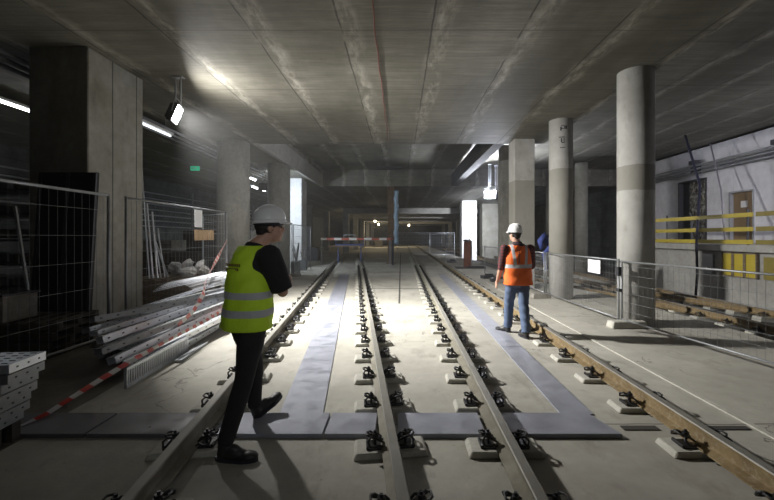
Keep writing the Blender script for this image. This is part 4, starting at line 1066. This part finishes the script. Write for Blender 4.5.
def person_orange():
    ox, oy = 1.95, 6.45
    t = thing('person', 'person in white helmet, orange vest and jeans walking away beside the rusty rail', 'person', (ox, oy, 0))
    tf = math.radians(97); yt = tf-PI/2; fT = vec(tf); rT = Vector((fT.y, -fT.x, 0)); up = Vector((0, 0, 1)); hipc = Vector((.0, 0, .93))
    hr = hipc+rT*.09; hl = hipc-rT*.09
    az_r = math.radians(100); az_l = math.radians(135)
    foot_r = Vector((.075, -.27, 0)); foot_l = Vector((-.075, .16, 0))
    ar = shoe(t, foot_r, az_r, 0); al = shoe(t, foot_l, az_l, 0)
    kr = hr.lerp(ar, .5)+fT*.04; kl = hl.lerp(al, .5)+fT*.05
    m = MB(); R_ = [.102, .108, .104, .088, .082, .080, .074, .072]
    leg_mesh(m, hr, kr, ar-up*.02, R_); leg_mesh(m, hl, kl, al-up*.02, R_)
    m.loft([(0, 0, .80, .11, .10, yt), (0, 0, .87, .17, .125, yt), (0, 0, .97, .172, .120, yt), (0, 0, 1.06, .155, .11, yt)], 24)
    o = remesh(m.build('jeans', 'jeans', t), .010, 5)
    for v in o.data.vertices: v.co += Vector((math.sin(v.co.z*55+v.co.x*20), math.cos(v.co.z*48), 0))*.0035
    def C(z): k = (z-.93)/.55; return Vector((0, 0, z))+fT*(.02*k)
    ts = [(.90, .165, .12), (1.0, .165, .12), (1.1, .165, .115), (1.2, .175, .12), (1.3, .195, .125), (1.38, .205, .12), (1.44, .18, .10), (1.48, .12, .08), (1.51, .065, .06)]
    sh_r = C(1.425)+rT*.225; sh_l = C(1.425)-rT*.225
    el_r = sh_r+fT*.06+rT*.05-up*.29; el_l = sh_l+fT*.02-rT*.045-up*.30
    wr_r = el_r+fT*.20-rT*.03-up*.12; wr_l = el_l-rT*.03+fT*.10-up*.24
    m = MB(); hc = C(1.655)+fT*.02-rT*.03; hf = math.radians(118)
    P, rot = head_parts(m, hc, hf)
    m.tube([C(1.44), C(1.52), hc-up*.05], [.07, .062, .058], 14)
    m.loft([(C(z).x, C(z).y, z, a*.82, b*.82, yt) for z, a, b in ts], 24)
    for sh, el, wr in ((sh_r, el_r, wr_r), (sh_l, el_l, wr_l)):
        m.tube([sh, sh.lerp(el, .5), el, el.lerp(wr, .35), wr], [.052, .046, .043, .042, .028], 14); m.ball(el, .043, 12); m.ball(sh, .055, 12)
    hand(m, wr_l, (wr_l-el_l), rT, 1, .45); hand(m, wr_r, (wr_r-el_r), -rT, -1, .45)
    leg_mesh(m, hr, kr, ar+up*.02, [x*.75 for x in R_]); leg_mesh(m, hl, kl, al+up*.02, [x*.75 for x in R_])
    remesh(m.build('body', 'skin', t), .006, 4)
    m = MB()
    for s_ in (-1, 1): m.ball(P(s_*.032, .084, .014), (.011, .006, .006), 8, rot)
    m.build('eyes', 'cable', t)
    m = MB(); m.ball(P(0, -.022, .030), (.081, .095, .088), 18, rot); m.ball(P(0, -.052, -.025), (.06, .048, .045), 14, rot); m.build('hair', 'hair', t, smooth=True)
    h = thing('hard_hat', None, None, (0, 0, 0)); h.parent = t; helmet(h, P, rot, hf, .06)
    # checked shirt with hood at the neck
    m = MB(); m.loft([(C(z).x, C(z).y, z, a*.95, b*.95, yt) for z, a, b in ts if z > 1.0], 28)
    for sh, el, wr, e in ((sh_r, el_r, wr_r, .6), (sh_l, el_l, wr_l, .18)):
        m.tube([sh-(el-sh)*.08, sh.lerp(el, .5), el, el.lerp(wr, e)], [.072, .066, .060, .054], 16); m.ball(sh, .074, 14); m.ball(el, .06, 12)
    remesh(m.build('checked_shirt', 'plaid', t), .009, 4)
    m = MB(); m.ball(C(1.47)-fT*.06, (.115, .055, .055), 16, Matrix((rT, fT, up)).transposed()); m.tube([C(1.47), C(1.545)], [.095, .070], 16); remesh(m.build('hood', simple('dark hood cloth', (.03, .015, .02), .9), t), .01, 4)
    m = MB(); vt = [(.835, .245, .185), (.90, .247, .185), (1.0, .240, .178), (1.1, .235, .17), (1.2, .235, .165), (1.28, .228, .162), (1.36, .205, .155), (1.42, .195, .135), (1.475, .170, .11), (1.495, .13, .09)]
    m.loft([(C(z).x-fT.x*.006, C(z).y-fT.y*.006, z, a, b, yt) for z, a, b in vt], 32)
    o = m.build('hi_vis_vest', 'vesto', t); remesh(o, .008, 3)
    for v in o.data.vertices:
        z = v.co.z; c_ = C(z); d = Vector((v.co.x-c_.x, v.co.y-c_.y, 0)); a = math.atan2(d.y, d.x); k = max(0, (1.4-z)/.5)
        v.co += d.normalized()*(.008*math.sin(4*a+z*5)*k+.004*math.sin(z*34+3*math.sin(a*2)))
    m = MB(); q = Matrix((rT, fT, up)).transposed()
    for k in range(7): m.box(C(1.40-.031*k)-fT*.166+rT*(-.045), (.022, .004, .018), q)
    m.build('lettering', 'cable', t)
person_orange()

# ------------------------------------------------------------------ camera, world
cam = bpy.data.cameras.new('camera'); co = bpy.data.objects.new('camera', cam); COL.objects.link(co)
co.location = (0, 0, 1.62); co.rotation_euler = (PI/2, 0, 0); cam.sensor_width = 36; cam.lens = 390/774*36
cam.shift_x = -13/774; cam.shift_y = -13/774; cam.clip_end = 300; cam.clip_start = .05
sc.camera = co
wd = bpy.data.worlds.new('world'); sc.world = wd; wd.use_nodes = True
wd.node_tree.nodes['Background'].inputs[0].default_value = (.5, .6, .7, 1); wd.node_tree.nodes['Background'].inputs[1].default_value = .0
# thin dusty haze in the air of the hall
nt = wd.node_tree; pv = nt.nodes.new('ShaderNodeVolumeScatter'); pv.inputs['Density'].default_value = .0022; pv.inputs['Anisotropy'].default_value = .5
nt.links.new(pv.outputs[0], nt.nodes['World Output'].inputs['Volume'])
vs_ = sc.view_settings; vs_.view_transform = 'Standard'; vs_.look = 'None'; vs_.exposure = 0; vs_.gamma = 1; vs_.use_curve_mapping = False
